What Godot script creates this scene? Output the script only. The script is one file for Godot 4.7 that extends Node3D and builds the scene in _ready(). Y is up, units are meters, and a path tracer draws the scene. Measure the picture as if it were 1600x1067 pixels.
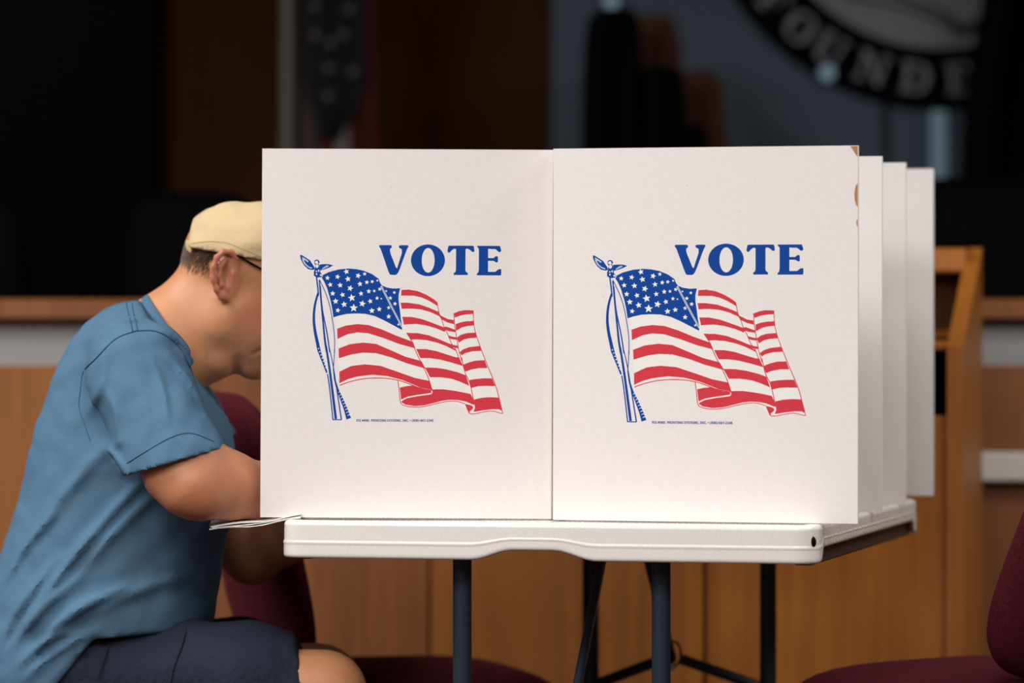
extends Node3D
# A voter at a folding table behind cardboard privacy screens, in a council room.
# Photograph frame 1600 x 1067; the lens is 159.5 mm on a 24 mm high sensor: FOCAL pixels.
const FOCAL := 7092.0
const EYE := 1.014          # camera height
const CAMZ := 6.0           # camera stands at z = 6, looks towards -z
var rng := RandomNumberGenerator.new()
var M := {}
var taken := {}

# ---------------------------------------------------------------- helpers
func P(px: float, py: float, d: float) -> Vector3:   # a place seen at (px, py), d metres in front of the camera
	return Vector3((px - 800.0) * d / FOCAL, EYE - (py - 495.0) * d / FOCAL, CAMZ - d)

func numbered(n: String) -> String:
	if not taken.has(n):
		taken[n] = 0
		return n
	taken[n] += 1
	return "%s_%03d" % [n, taken[n]]

func tag(o: Node, label := "", category := "", group := "", kind := "") -> Node:
	if label: o.set_meta("label", label)
	if category: o.set_meta("category", category)
	if group: o.set_meta("group", group)
	if kind: o.set_meta("kind", kind)
	return o

func thing(called: String, label: String, category: String, at := Vector3.ZERO, turn := 0.0, group := "") -> Node3D:
	var o := Node3D.new()
	o.name = numbered(called)
	add_child(o)
	o.position = at
	o.rotation.y = turn
	tag(o, label, category, group)
	return o

func obj(called: String, mesh: Mesh, m: Material, parent: Node = null, at := Vector3.ZERO) -> MeshInstance3D:
	var o := MeshInstance3D.new()
	o.mesh = mesh
	o.material_override = m
	if parent == null:
		o.name = numbered(called)
		add_child(o)
	else:
		o.name = called
		parent.add_child(o, true)
	o.position = at
	return o

func struct(called: String, mesh: Mesh, m: Material, at := Vector3.ZERO) -> MeshInstance3D:
	var o := obj(called, mesh, m, null, at)
	o.set_meta("kind", "structure")
	return o

func mat(c: Color, rough := 0.7, metal := 0.0, spec := 0.5) -> StandardMaterial3D:
	var m := StandardMaterial3D.new()
	m.albedo_color = c
	m.roughness = rough
	m.metallic = metal
	m.metallic_specular = spec
	return m

func st_new() -> SurfaceTool:
	var st := SurfaceTool.new()
	st.begin(Mesh.PRIMITIVE_TRIANGLES)
	st.set_smooth_group(-1)
	return st

func done(st: SurfaceTool) -> ArrayMesh:
	st.generate_normals()
	return st.commit()

func tri(st: SurfaceTool, a: Vector3, b: Vector3, c: Vector3) -> void:
	st.add_vertex(a); st.add_vertex(b); st.add_vertex(c)

func quad(st: SurfaceTool, a: Vector3, b: Vector3, c: Vector3, d: Vector3) -> void:
	tri(st, a, b, c); tri(st, a, c, d)

# a chamfered box
func add_box(st: SurfaceTool, size: Vector3, t := Transform3D(), bev := 0.004) -> void:
	var h := size / 2.0
	var b := minf(bev, minf(h.x, minf(h.y, h.z)) * 0.9)
	var v := func(sx: int, sy: int, sz: int, ax: int) -> Vector3:
		var s := Vector3(sx, sy, sz)
		var p := Vector3(s.x * (h.x - b), s.y * (h.y - b), s.z * (h.z - b))
		p[ax] = s[ax] * h[ax]
		return t * p
	var face := func(pts: Array) -> void:
		var c := Vector3.ZERO
		for p in pts: c += p
		c /= pts.size()
		var n: Vector3 = (pts[1] - pts[0]).cross(pts[2] - pts[0])
		if n.dot(c - t.origin) > 0.0: pts.reverse()     # clockwise seen from outside
		for i in range(1, pts.size() - 1): tri(st, pts[0], pts[i], pts[i + 1])
	for ax in 3:
		var u := (ax + 1) % 3
		var w := (ax + 2) % 3
		for s in [-1, 1]:
			var ring := []
			for k in [[-1, -1], [1, -1], [1, 1], [-1, 1]]:
				var sg := [0, 0, 0]
				sg[ax] = s; sg[u] = k[0]; sg[w] = k[1]
				ring.append(v.call(sg[0], sg[1], sg[2], ax))
			face.call(ring)
		for k in [[-1, -1], [1, -1], [1, 1], [-1, 1]]:      # edges along ax
			var sg1 := [0, 0, 0]
			var sg2 := [0, 0, 0]
			sg1[ax] = -1; sg1[u] = k[0]; sg1[w] = k[1]
			sg2[ax] = 1; sg2[u] = k[0]; sg2[w] = k[1]
			face.call([v.call(sg1[0], sg1[1], sg1[2], u), v.call(sg2[0], sg2[1], sg2[2], u), v.call(sg2[0], sg2[1], sg2[2], w), v.call(sg1[0], sg1[1], sg1[2], w)])
	for sx in [-1, 1]:
		for sy in [-1, 1]:
			for sz in [-1, 1]:
				face.call([v.call(sx, sy, sz, 0), v.call(sx, sy, sz, 1), v.call(sx, sy, sz, 2)])

func box(size: Vector3, t := Transform3D(), bev := 0.004) -> ArrayMesh:
	var st := st_new()
	add_box(st, size, t, bev)
	return done(st)

func box_between(lo: Vector3, hi: Vector3, bev := 0.004) -> ArrayMesh:
	return box(hi - lo, Transform3D(Basis(), (lo + hi) / 2.0), bev)

# a smooth tube along points; radius may be a number or an array; flat squashes it along its second axis
func add_tube(st: SurfaceTool, pts: Array, radius, sides := 10, closed := false, flat := 1.0, up_hint := Vector3.UP) -> void:
	st.set_smooth_group(0)
	var n := pts.size()
	var rings := []
	for i in n:
		var a: Vector3 = pts[(i - 1 + n) % n] if (closed or i > 0) else pts[i]
		var b: Vector3 = pts[(i + 1) % n] if (closed or i < n - 1) else pts[i]
		var dir := (b - a).normalized()
		var hint := up_hint if absf(dir.dot(up_hint)) < 0.95 else Vector3(1, 0, 0.01)
		var x := dir.cross(hint).normalized()
		var y := x.cross(dir).normalized()
		var r: float = radius[i] if radius is Array else radius
		var ring := []
		for k in sides:
			var an := TAU * k / sides
			ring.append(pts[i] + x * cos(an) * r * flat + y * sin(an) * r)
		rings.append(ring)
	var last := n if closed else n - 1
	for i in last:
		var r0: Array = rings[i]
		var r1: Array = rings[(i + 1) % n]
		for k in sides:
			var k2 := (k + 1) % sides
			quad(st, r0[k], r0[k2], r1[k2], r1[k])
	if not closed:
		st.set_smooth_group(-1)
		for k in range(1, sides - 1):
			tri(st, rings[0][0], rings[0][k + 1], rings[0][k])
			tri(st, rings[n - 1][0], rings[n - 1][k], rings[n - 1][k + 1])

func tube(pts: Array, radius, sides := 10, closed := false, flat := 1.0, hint := Vector3.UP) -> ArrayMesh:
	var st := st_new()
	add_tube(st, pts, radius, sides, closed, flat, hint)
	return done(st)

func smooth_line(pts: Array, steps := 6, closed := false) -> Array:
	var out := []
	var n := pts.size()
	for i in (n if closed else n - 1):
		var p0 = pts[(i - 1 + n) % n] if (closed or i > 0) else pts[i]
		var p1 = pts[i]
		var p2 = pts[(i + 1) % n]
		var p3 = pts[(i + 2) % n] if (closed or i < n - 2) else p2
		for s in steps:
			out.append(p1.cubic_interpolate(p2, p0, p3, float(s) / steps))
	if not closed: out.append(pts[n - 1])
	return out

# a slab with rounded, pillow-like faces: outline in its own x, y; thickness along z; bulge lifts the middle of both faces
func cushion(w: float, h: float, thick: float, corner: float, bulge: float, curve := 0.0, n := 20) -> ArrayMesh:
	var st := st_new()
	st.set_smooth_group(0)
	var surf := func(u: float, v: float, side: float) -> Vector3:
		# superellipse map of the square on the rounded outline
		var r := maxf(absf(u), absf(v))
		var an := atan2(v, u)
		var e := 2.0 / clampf(corner, 0.05, 1.0)
		var k := pow(pow(absf(cos(an)), e) + pow(absf(sin(an)), e), -1.0 / e)
		var x := cos(an) * k * r * w / 2.0
		var y := sin(an) * k * r * h / 2.0
		var edge := sqrt(maxf(0.0, 1.0 - pow(r, 6.0)))
		var z := side * (thick / 2.0 * edge + bulge * (1.0 - r * r) * edge)
		return Vector3(x, y, z + curve * (x / (w / 2.0)) * (x / (w / 2.0)))
	for side in [-1.0, 1.0]:
		for i in n:
			for j in n:
				var q := []
				for c in [[0, 0], [1, 0], [1, 1], [0, 1]]:
					var u: float = sin((float(i + c[0]) / n * 2.0 - 1.0) * PI / 2.0)
					var v: float = sin((float(j + c[1]) / n * 2.0 - 1.0) * PI / 2.0)
					q.append(surf.call(u, v, side))
				if side > 0: q.reverse()
				quad(st, q[0], q[1], q[2], q[3])
	return done(st)

# ---------------------------------------------------------------- distance fields -> meshes
class Bone:
	var kind := 0
	var a: Vector3
	var ba: Vector3
	var il := 0.0
	var ra := 0.0
	var rb := 0.0
	var inv: Basis
	var r: Vector3
	var sub := false
	var k := -1.0

func bone(a: Vector3, ra: float, b: Vector3, rb: float, k := -1.0, sub := false) -> Bone:
	var q := Bone.new()
	q.a = a; q.ba = b - a; q.ra = ra; q.rb = rb; q.k = k; q.sub = sub
	q.il = 1.0 / maxf(q.ba.length_squared(), 1e-9)
	return q

func ball(a: Vector3, r: float, k := -1.0, sub := false) -> Bone:
	return bone(a, r, a + Vector3(0, 1e-4, 0), r, k, sub)

func egg(c: Vector3, r: Vector3, turn_z := 0.0, k := -1.0, sub := false, turn_y := 0.0) -> Bone:
	var q := Bone.new()
	q.kind = 1; q.a = c; q.r = r; q.k = k; q.sub = sub
	q.inv = (Basis(Vector3.UP, turn_y) * Basis(Vector3.BACK, turn_z)).inverse()
	return q

func field(p: Vector3, list: Array, k0: float) -> float:
	var m := 1e3
	for q in list:
		var d: float
		if q.kind == 0:
			var pa: Vector3 = p - q.a
			var t := clampf(pa.dot(q.ba) * q.il, 0.0, 1.0)
			d = (pa - q.ba * t).length() - (q.ra + (q.rb - q.ra) * t)
		else:
			var l: Vector3 = (q.inv * (p - q.a)) / q.r
			var n0 := l.length()
			d = n0 * (n0 - 1.0) / maxf((l / q.r).length(), 1e-6)
		var k: float = q.k if q.k > 0.0 else k0
		if q.sub:
			var h2 := maxf(k - absf(-d - m), 0.0) / k
			m = maxf(m, -d) + h2 * h2 * k * 0.25
		elif m > 900.0:
			m = d
		else:
			var h := maxf(k - absf(d - m), 0.0) / k
			m = minf(m, d) - h * h * k * 0.25
	return m

# surface nets; cells only near the surface are visited. post(p, d) may bend or cut the field, tint(p) colours a vertex
func net(list: Array, k: float, lo: Vector3, hi: Vector3, cell: float, post = null, tint = null) -> Array:
	const B := 6
	var nb := Vector3i(((hi - lo) / (cell * B)).ceil())
	var n := nb * B + Vector3i.ONE
	var val := PackedFloat32Array()
	val.resize(n.x * n.y * n.z)
	val.fill(1e4)
	var sx := 1
	var sy := n.x
	var sz := n.x * n.y
	var half := cell * B * 0.5
	var reach := half * 1.7321 * 1.15 + cell
	var active := []
	for bz in nb.z:
		for by in nb.y:
			for bx in nb.x:
				var c := lo + Vector3(bx, by, bz) * (cell * B) + Vector3(half, half, half)
				var near := []
				var dm := 1e3
				for q in list:
					var d := field(c, [q], k) if not q.sub else -1e3
					if q.sub:
						var pa: Vector3 = c - q.a
						if pa.length() < reach + q.ba.length() + maxf(maxf(q.ra, q.rb), maxf(q.r.x, maxf(q.r.y, q.r.z))) + k: near.append(q)
						continue
					dm = minf(dm, d)
					if d < reach + k * 2.0: near.append(q)
				if dm > reach + k or near.is_empty(): continue
				var fc := field(c, near, k)
				if post != null: fc = post.call(c, fc)
				if absf(fc) > reach * 1.25: continue
				active.append(Vector3i(bx, by, bz))
				for z in B + 1:
					for y in B + 1:
						var i := (bx * B) + (by * B + y) * sy + (bz * B + z) * sz
						for x in B + 1:
							if val[i + x] > 9e3:
								var p := lo + Vector3(bx * B + x, by * B + y, bz * B + z) * cell
								var f := field(p, near, k)
								val[i + x] = post.call(p, f) if post != null else f
	var idx := PackedInt32Array()
	idx.resize(val.size())
	idx.fill(-1)
	var verts := PackedVector3Array()
	var corner := [0, sx, sy, sx + sy, sz, sx + sz, sy + sz, sx + sy + sz]
	var off := [Vector3(0, 0, 0), Vector3(1, 0, 0), Vector3(0, 1, 0), Vector3(1, 1, 0), Vector3(0, 0, 1), Vector3(1, 0, 1), Vector3(0, 1, 1), Vector3(1, 1, 1)]
	var edges := [[0, 1], [2, 3], [4, 5], [6, 7], [0, 2], [1, 3], [4, 6], [5, 7], [0, 4], [1, 5], [2, 6], [3, 7]]
	var cells := []
	for b in active:
		for z in B:
			for y in B:
				for x in B:
					var g := Vector3i(b.x * B + x, b.y * B + y, b.z * B + z)
					var i := g.x + g.y * sy + g.z * sz
					var neg := 0
					for c in 8:
						if val[i + corner[c]] < 0.0: neg += 1
					if neg == 0 or neg == 8: continue
					var s := Vector3.ZERO
					var cnt := 0
					for e in edges:
						var va := val[i + corner[e[0]]]
						var vb := val[i + corner[e[1]]]
						if (va < 0.0) != (vb < 0.0):
							s += off[e[0]].lerp(off[e[1]], va / (va - vb))
							cnt += 1
					idx[i] = verts.size()
					verts.append(lo + (Vector3(g) + s / cnt) * cell)
					cells.append(i)
	var tris := PackedInt32Array()
	for i in cells:
		for ax in 3:
			var e: int = [sx, sy, sz][ax]
			var u: int = [sy, sz, sx][ax]
			var w: int = [sz, sx, sy][ax]
			if i - u - w < 0: continue
			var va := val[i]
			var vb := val[i + e]
			if (va < 0.0) == (vb < 0.0): continue
			var q := [idx[i], idx[i - u], idx[i - u - w], idx[i - w]]
			if q.has(-1): continue
			if va < 0.0: tris.append_array([q[0], q[1], q[2], q[0], q[2], q[3]])
			else: tris.append_array([q[0], q[2], q[1], q[0], q[3], q[2]])
	var colors := PackedColorArray()
	if tint != null:
		for v in verts: colors.append(tint.call(v))
	return [verts, tris, colors]

func net_mesh(parts: Array) -> ArrayMesh:      # several nets joined in one smooth mesh
	var verts := PackedVector3Array()
	var tris := PackedInt32Array()
	var cols := PackedColorArray()
	for p in parts:
		var base := verts.size()
		verts.append_array(p[0])
		cols.append_array(p[2])
		for t in p[1]: tris.append(t + base)
	var norm := PackedVector3Array()
	norm.resize(verts.size())
	for i in range(0, tris.size(), 3):
		var nn := (verts[tris[i + 2]] - verts[tris[i]]).cross(verts[tris[i + 1]] - verts[tris[i]])
		for j in 3: norm[tris[i + j]] += nn
	for i in norm.size(): norm[i] = norm[i].normalized()
	var a := []
	a.resize(Mesh.ARRAY_MAX)
	a[Mesh.ARRAY_VERTEX] = verts
	a[Mesh.ARRAY_NORMAL] = norm
	a[Mesh.ARRAY_INDEX] = tris
	if cols.size() == verts.size(): a[Mesh.ARRAY_COLOR] = cols
	var mesh := ArrayMesh.new()
	mesh.add_surface_from_arrays(Mesh.PRIMITIVE_TRIANGLES, a)
	return mesh

# where a ray from the near side (towards -z) meets a field
func meet(p: Vector3, dir: Vector3, list: Array, k: float, post = null) -> Vector3:
	for i in 60:
		var d := field(p, list, k)
		if post != null: d = post.call(p, d)
		if d < 0.0004: break
		p += dir * d * 0.8
	return p

# ---------------------------------------------------------------- textures
func noise_image(w: int, h: int, fx: float, fy: float, lo: Color, hi: Color, sd: int, oct := 4, gain := 0.5) -> ImageTexture:
	var nz := FastNoiseLite.new()
	nz.seed = sd
	nz.frequency = 1.0
	nz.fractal_octaves = oct
	nz.fractal_gain = gain
	var im := Image.create(w, h, false, Image.FORMAT_RGB8)
	for y in h:
		for x in w:
			# wrapped on a torus-like loop so that it tiles
			var a := TAU * x / w
			var b := TAU * y / h
			var v := nz.get_noise_3d(cos(a) * fx + sin(b) * fy * 0.31, sin(a) * fx + cos(b) * fy * 0.17, sin(b) * fy + cos(b) * fy * 1.3)
			im.set_pixel(x, y, lo.lerp(hi, clampf(v * 0.9 + 0.5, 0.0, 1.0)))
	return ImageTexture.create_from_image(im)

func wood(lo: Color, hi: Color, sd: int, rough := 0.42) -> StandardMaterial3D:
	var nz := FastNoiseLite.new()
	nz.seed = sd
	nz.frequency = 1.0
	nz.fractal_octaves = 4
	var w := 256
	var h := 256
	var im := Image.create(w, h, false, Image.FORMAT_RGB8)
	for y in h:
		for x in w:
			var u := float(x) / w
			var v := float(y) / h
			var fade := smoothstep(0.0, 0.15, minf(minf(u, 1.0 - u), minf(v, 1.0 - v)))
			var g := nz.get_noise_2d(u * 38.0, v * 1.6) * 0.6 + nz.get_noise_2d(u * 7.0 + 40.0, v * 0.9) * 0.7
			g = lerpf(g * 0.3, g, fade)
			im.set_pixel(x, y, lo.lerp(hi, clampf(0.5 + g * 0.75, 0.0, 1.0)))
	var m := mat(Color.WHITE, rough)
	m.albedo_texture = ImageTexture.create_from_image(im)
	m.uv1_triplanar = true
	m.uv1_world_triplanar = true
	m.uv1_scale = Vector3(1.3, 1.3, 1.3)
	return m

# ---- the print on the screens: drawn in photograph pixels of the first screen, from (410, 233), 454 x 575
const TW := 1480
const TH := 1874
var pim: Image
func tx(p: Vector2) -> Vector2:
	return Vector2((p.x - 410.0) / 454.0 * TW, (p.y - 233.0) / 575.0 * TH)

func fill(pts: PackedVector2Array, c: Color) -> void:      # scanline fill, even-odd, in texture pixels
	var y0 := 1e9
	var y1 := -1e9
	for p in pts:
		y0 = minf(y0, p.y); y1 = maxf(y1, p.y)
	for y in range(maxi(0, int(y0)), mini(TH - 1, int(y1) + 1) + 1):
		var yc := y + 0.5
		var xs := []
		for i in pts.size():
			var a := pts[i]
			var b := pts[(i + 1) % pts.size()]
			if (a.y <= yc) != (b.y <= yc): xs.append(a.x + (yc - a.y) / (b.y - a.y) * (b.x - a.x))
		xs.sort()
		for i in range(0, xs.size() - 1, 2):
			var xa := int(round(xs[i]))
			var xb := int(round(xs[i + 1]))
			if xb > xa: pim.fill_rect(Rect2i(xa, y, xb - xa, 1), c)

func zpoly(flat: Array, ox: float, oy: float, s: float, c: Color, smooth := 0) -> void:
	var pts := []
	for i in range(0, flat.size(), 2): pts.append(Vector2(ox + flat[i] / s, oy + flat[i + 1] / s))
	if smooth: pts = smooth_line(pts, smooth, true)
	var q := PackedVector2Array()
	for p in pts: q.append(tx(p))
	fill(q, c)

func zline(flat: Array, ox: float, oy: float, s: float, wa: float, wb: float, c: Color) -> void:   # a tapering stroke, widths in photograph pixels
	var pts := []
	for i in range(0, flat.size(), 2): pts.append(Vector2(ox + flat[i] / s, oy + flat[i + 1] / s))
	pts = smooth_line(pts, 5)
	var left := []
	var right := []
	for i in pts.size():
		var dir: Vector2 = (pts[mini(i + 1, pts.size() - 1)] - pts[maxi(i - 1, 0)]).normalized()
		var nrm := Vector2(-dir.y, dir.x) * lerpf(wa, wb, float(i) / (pts.size() - 1)) / 2.0
		left.append(tx(pts[i] + nrm)); right.append(tx(pts[i] - nrm))
	right.reverse()
	fill(PackedVector2Array(left + right), c)

func zoval(cx: float, cy: float, rx: float, ry: float, ox: float, oy: float, s: float, c: Color) -> void:
	var q := PackedVector2Array()
	for i in 48: q.append(tx(Vector2(ox + (cx + cos(TAU * i / 48) * rx) / s, oy + (cy + sin(TAU * i / 48) * ry) / s)))
	fill(q, c)

func paper_color() -> Color: return Color8(230, 225, 222)

func paper_ground() -> void:
	var nz := FastNoiseLite.new()
	nz.seed = 5
	nz.frequency = 0.02
	nz.fractal_octaves = 4
	pim = Image.create(TW, TH, false, Image.FORMAT_RGB8)
	pim.fill(paper_color())
	for y in range(0, TH, 4):
		for x in range(0, TW, 4):
			var v := nz.get_noise_2d(x, y) * 0.008 + (rng.randf() - 0.5) * 0.010
			var c := paper_color()
			pim.fill_rect(Rect2i(x, y, 4, 4), Color(c.r + v, c.g + v, c.b + v))
	for i in 26:      # specks and scuffs
		var p := Vector2i(rng.randi_range(40, TW - 40), rng.randi_range(40, TH - 40))
		pim.fill_rect(Rect2i(p.x, p.y, rng.randi_range(2, 5), rng.randi_range(2, 8)), Color8(205, 196, 186))

func draw_print() -> ImageTexture:
	paper_ground()
	var blue := Color8(8, 66, 148)
	var red := Color8(206, 58, 70)
	var white := Color8(234, 232, 226)
	# VOTE
	zpoly([115,215,135,185,390,185,412,215,400,245,370,270,368,320,385,390,500,680,528,712,545,660,635,370,635,280,572,240,565,210,580,188,770,185,790,210,760,260,735,320,600,700,560,800,520,850,480,862,400,858,365,845,330,770,180,340,155,270], 585, 370, 14.545, blue)
	zoval(1230, 524, 385, 360, 585, 370, 14.545, blue)
	zoval(1235, 525, 146, 280, 585, 370, 14.545, paper_color())
	zpoly([215,310,240,195,300,188,800,188,815,210,828,300,820,330,780,330,740,290,680,255,635,255,625,300,625,740,640,780,685,810,680,855,365,855,360,815,400,785,412,740,412,265,360,260,310,300,270,345,240,352], 685, 370, 14.545, blue)
	zpoly([885,200,900,188,1405,188,1420,230,1440,290,1420,330,1380,330,1340,290,1300,262,1140,258,1140,465,1270,465,1290,440,1335,420,1365,440,1365,555,1335,570,1290,545,1270,530,1140,530,1140,780,1300,780,1340,750,1385,715,1440,715,1442,800,1435,857,890,857,885,825,920,790,930,740,930,265,915,240], 685, 370, 14.545, blue)
	# white ground of the flag
	zpoly([285,440,400,430,520,460,630,505,622,305,700,308,805,362,830,430,905,460,905,420,1000,410,1030,560,1100,760,1158,945,1080,935,1000,945,900,885,760,905,690,915,630,890,615,775,500,752,400,760,310,800,300,600], 440, 360, 3.335, white)
	# near fold of the stripes
	var z3 := [440.0, 360.0, 3.335]
	for s in [
		[295,512,340,495,400,487,460,492,530,515,600,545,690,578,703,612,620,590,540,560,460,535,400,530,350,540,297,565],
		[303,615,360,592,430,583,500,590,570,620,650,655,735,678,757,717,660,690,580,660,500,638,430,635,370,645,305,665],
		[308,735,370,705,440,696,520,703,600,730,700,765,775,780,795,828,730,815,640,778,560,757,480,750,400,760,350,775,308,795]]:
		zpoly(s, z3[0], z3[1], z3[2], red)
	zline([310,806,360,788,430,772,500,767,570,770,640,785,720,815,790,830], z3[0], z3[1], z3[2], 1.4, 1.4, red)
	# middle fold
	for s in [
		[75,110,180,105,300,125,420,175,520,235,570,275,575,330,545,310,460,260,360,215,250,190,70,190],
		[65,288,180,288,320,308,460,355,590,410,620,460,720,510,805,525,808,582,720,560,640,520,600,470,480,415,350,380,220,368,80,372],
		[90,482,220,485,350,510,480,555,600,600,665,625,700,615,800,650,828,660,830,692,740,680,690,660,680,690,560,640,420,600,280,580,110,590],
		[145,705,300,708,450,735,600,790,740,850,800,870,870,880,870,915,790,905,830,930,850,960,700,885,580,840,430,805,300,795,205,800],
		[720,735,790,755,848,765,852,800,770,788,735,770]]:
		zpoly(s, 620, 440, 8.889, red)
	for s in [
		[285,40,420,40,560,65,700,110,830,150,880,150,935,270,880,255,760,220,620,185,480,165,345,165],
		[405,295,560,298,700,318,850,355,950,390,975,400,1025,545,900,490,780,450,640,430,480,430],
		[515,598,660,595,800,612,930,635,1045,660,1085,740,1095,810,1060,800,980,765,880,745,760,740,650,755,540,785,400,820,260,830,140,810,82,775,95,757,160,722,300,694,490,668,512,650],
		[60,575,150,555,250,545,300,560,400,600,490,614,505,645,300,676,170,700,80,742],
		[965,795,1050,815,1082,838,1072,868,1030,900,1040,935,1020,925,990,860],
		[935,255,1020,220,1110,195,1235,190,1275,298,1150,300,1050,320,970,350],
		[1025,465,1120,450,1230,440,1340,440,1385,548,1250,545,1150,550,1050,575],
		[1090,735,1200,710,1300,702,1430,705,1470,830,1470,890,1440,868,1350,868,1230,882,1130,900,1085,905,1105,850,1098,800],
		[880,75,890,85,900,70,940,40,1020,10,1165,-8,1190,60,1060,68,960,95,915,125]]:
		zpoly(s, 620, 540, 8.889, red)
	for s in [
		[805,430,880,400,960,385,1075,388,1070,440,980,445,900,460,820,490],
		[830,580,900,555,980,540,1085,535,1090,597,1000,605,920,625,835,672],
		[848,770,900,730,980,705,1110,695,1120,768,1020,775,940,795,875,837]]:
		zpoly(s, 620, 440, 8.889, red)
	for s in [[570,280,600,430,640,530,670,620,720,720,770,840,830,930,880,1060], [805,430,818,600,845,770,880,960,918,1090], [1073,390,1085,600,1130,770,1190,940]]:
		zline(s, 620, 440, 8.889, 1.1, 1.1, red)
	for s in [[1190,50,1290,300,1390,540,1440,720,1490,925], [915,150,960,350,1020,480,1055,600,1095,800], [1040,935,1130,928,1230,905,1350,895,1485,928], [35,480,50,600,72,780,140,828,260,845,400,835,560,797,700,767,800,758,880,768,965,795], [180,-180,250,0,330,180,420,360,470,480,515,620]]:
		zline(s, 620, 540, 8.889, 1.2, 1.2, red)
	# canton and stars
	zpoly([60,190,150,145,300,105,440,92,560,100,680,125,800,175,900,245,920,300,950,345,1020,375,1110,390,1225,388,1205,480,1205,580,1225,720,1240,850,1265,960,1255,1015,1150,960,1000,880,850,810,700,775,560,770,420,778,300,805,218,832,200,700,170,560,120,390,75,290,40,235], 500, 410, 9.7, blue)
	for s in [[125,235,36],[278,218,38],[412,138,42],[435,250,44],[590,200,42],[688,172,30],[168,338,38],[318,345,42],[470,390,46],[618,325,40],[722,298,34],[803,288,30],[880,272,20],[205,470,40],[355,490,40],[495,535,56],[635,470,38],[752,435,36],[835,430,26],[918,400,30],[1015,430,18],[1138,452,26],[250,588,44],[380,635,46],[655,622,50],[775,585,38],[878,538,30],[942,545,16],[1080,535,30],[1150,620,32],[285,725,38],[525,688,60],[800,728,44],[912,705,38],[1055,680,30],[1055,815,38],[1205,935,22]]:
		var q := []
		var tilt := rng.randf_range(-0.3, 0.3)
		for i in 10:
			var r: float = s[2] * 1.1 * (1.0 if i % 2 == 0 else 0.44)
			var an := -PI / 2 + tilt + PI * i / 5.0
			q.append(s[0] + cos(an) * r); q.append(s[1] + sin(an) * r)
		zpoly(q, 500, 410, 9.7, Color8(238, 236, 228))
	zline([940,355,1100,670,1262,975], 500, 410, 9.7, 2.6, 2.6, white)
	zline([945,365,1100,668,1255,960], 500, 410, 9.7, 0.8, 0.8, blue)
	# pole, cords and tassels
	zline([140,20,160,180,168,290], 480, 430, 8.8875, 2.2, 2.2, blue)
	zline([168,240,135,350,112,480,108,640,125,780,150,900,185,1060], 480, 430, 8.8875, 3.0, 5.2, blue)
	zline([165,0,200,120,240,230,292,375], 480, 540, 8.8875, 5.2, 2.4, blue)
	for i in 7: zoval(175 + i * 17, 40 + i * 44, 8, 9, 480, 540, 8.8875, white)
	zline([180,70,205,350,235,640,262,900,290,1067], 480, 430, 8.8875, 2.0, 3.4, blue)
	zline([195,150,225,470,290,800,330,1067], 480, 430, 8.8875, 1.6, 2.0, blue)
	zline([300,390,330,580,380,1022], 480, 540, 8.8875, 1.8, 1.8, blue)
	zline([278,0,340,400,420,1015], 480, 540, 8.8875, 3.0, 4.0, blue)
	zline([318,0,375,260,430,600,497,1020], 480, 540, 8.8875, 1.2, 2.0, blue)
	zline([375,1024,440,1026,503,1024], 480, 540, 8.8875, 1.6, 1.6, blue)
	zline([180,60,265,240,325,420,368,640,395,850,398,1067], 480, 430, 8.8875, 1.2, 1.2, blue)
	zline([398,0,390,200,382,340,400,470], 480, 540, 8.8875, 1.2, 1.2, blue)
	zline([395,440,440,600,500,740,560,890,598,1010], 480, 540, 8.8875, 2.0, 7.6, blue)
	for i in 9:
		zline([455 + i * 16, 650 + i * 40, 475 + i * 16, 632 + i * 40, 490 + i * 16, 645 + i * 40], 480, 540, 8.8875, 0.9, 0.9, white)
	# eagle on the pole
	zpoly([85,160,125,150,260,235,370,310,420,390,480,480,500,560,420,570,310,545,200,440,130,320,100,240], 465, 390, 17.7875, blue)
	zpoly([145,205,240,260,330,330,300,360,230,300,190,300,250,400,330,470,430,510,415,540,320,505,215,420,155,310], 465, 390, 17.7875, Color8(190, 198, 210))
	zpoly([640,410,880,405,1015,440,900,500,800,540,660,580,630,500], 465, 390, 17.7875, blue)
	zpoly([720,505,820,440,890,440,870,480,690,560], 465, 390, 17.7875, Color8(165, 185, 200))
	zoval(555, 350, 72, 68, 465, 390, 17.7875, blue)
	zoval(550, 360, 50, 48, 465, 390, 17.7875, white)
	zpoly([590,315,640,345,600,365,575,350], 465, 390, 17.7875, blue)
	zpoly([485,380,500,560,470,620,475,725,560,780,690,765,715,700,655,640,650,560,625,420,580,400], 465, 390, 17.7875, blue)
	for s in [[560,460,45,55],[545,605,24,20],[608,590,20,32],[548,680,20,30],[672,710,34,26],[500,450,14,50]]:
		zoval(s[0], s[1], s[2], s[3], 465, 390, 17.7875, Color8(222, 220, 220))
	return ImageTexture.create_from_image(pim)

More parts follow.
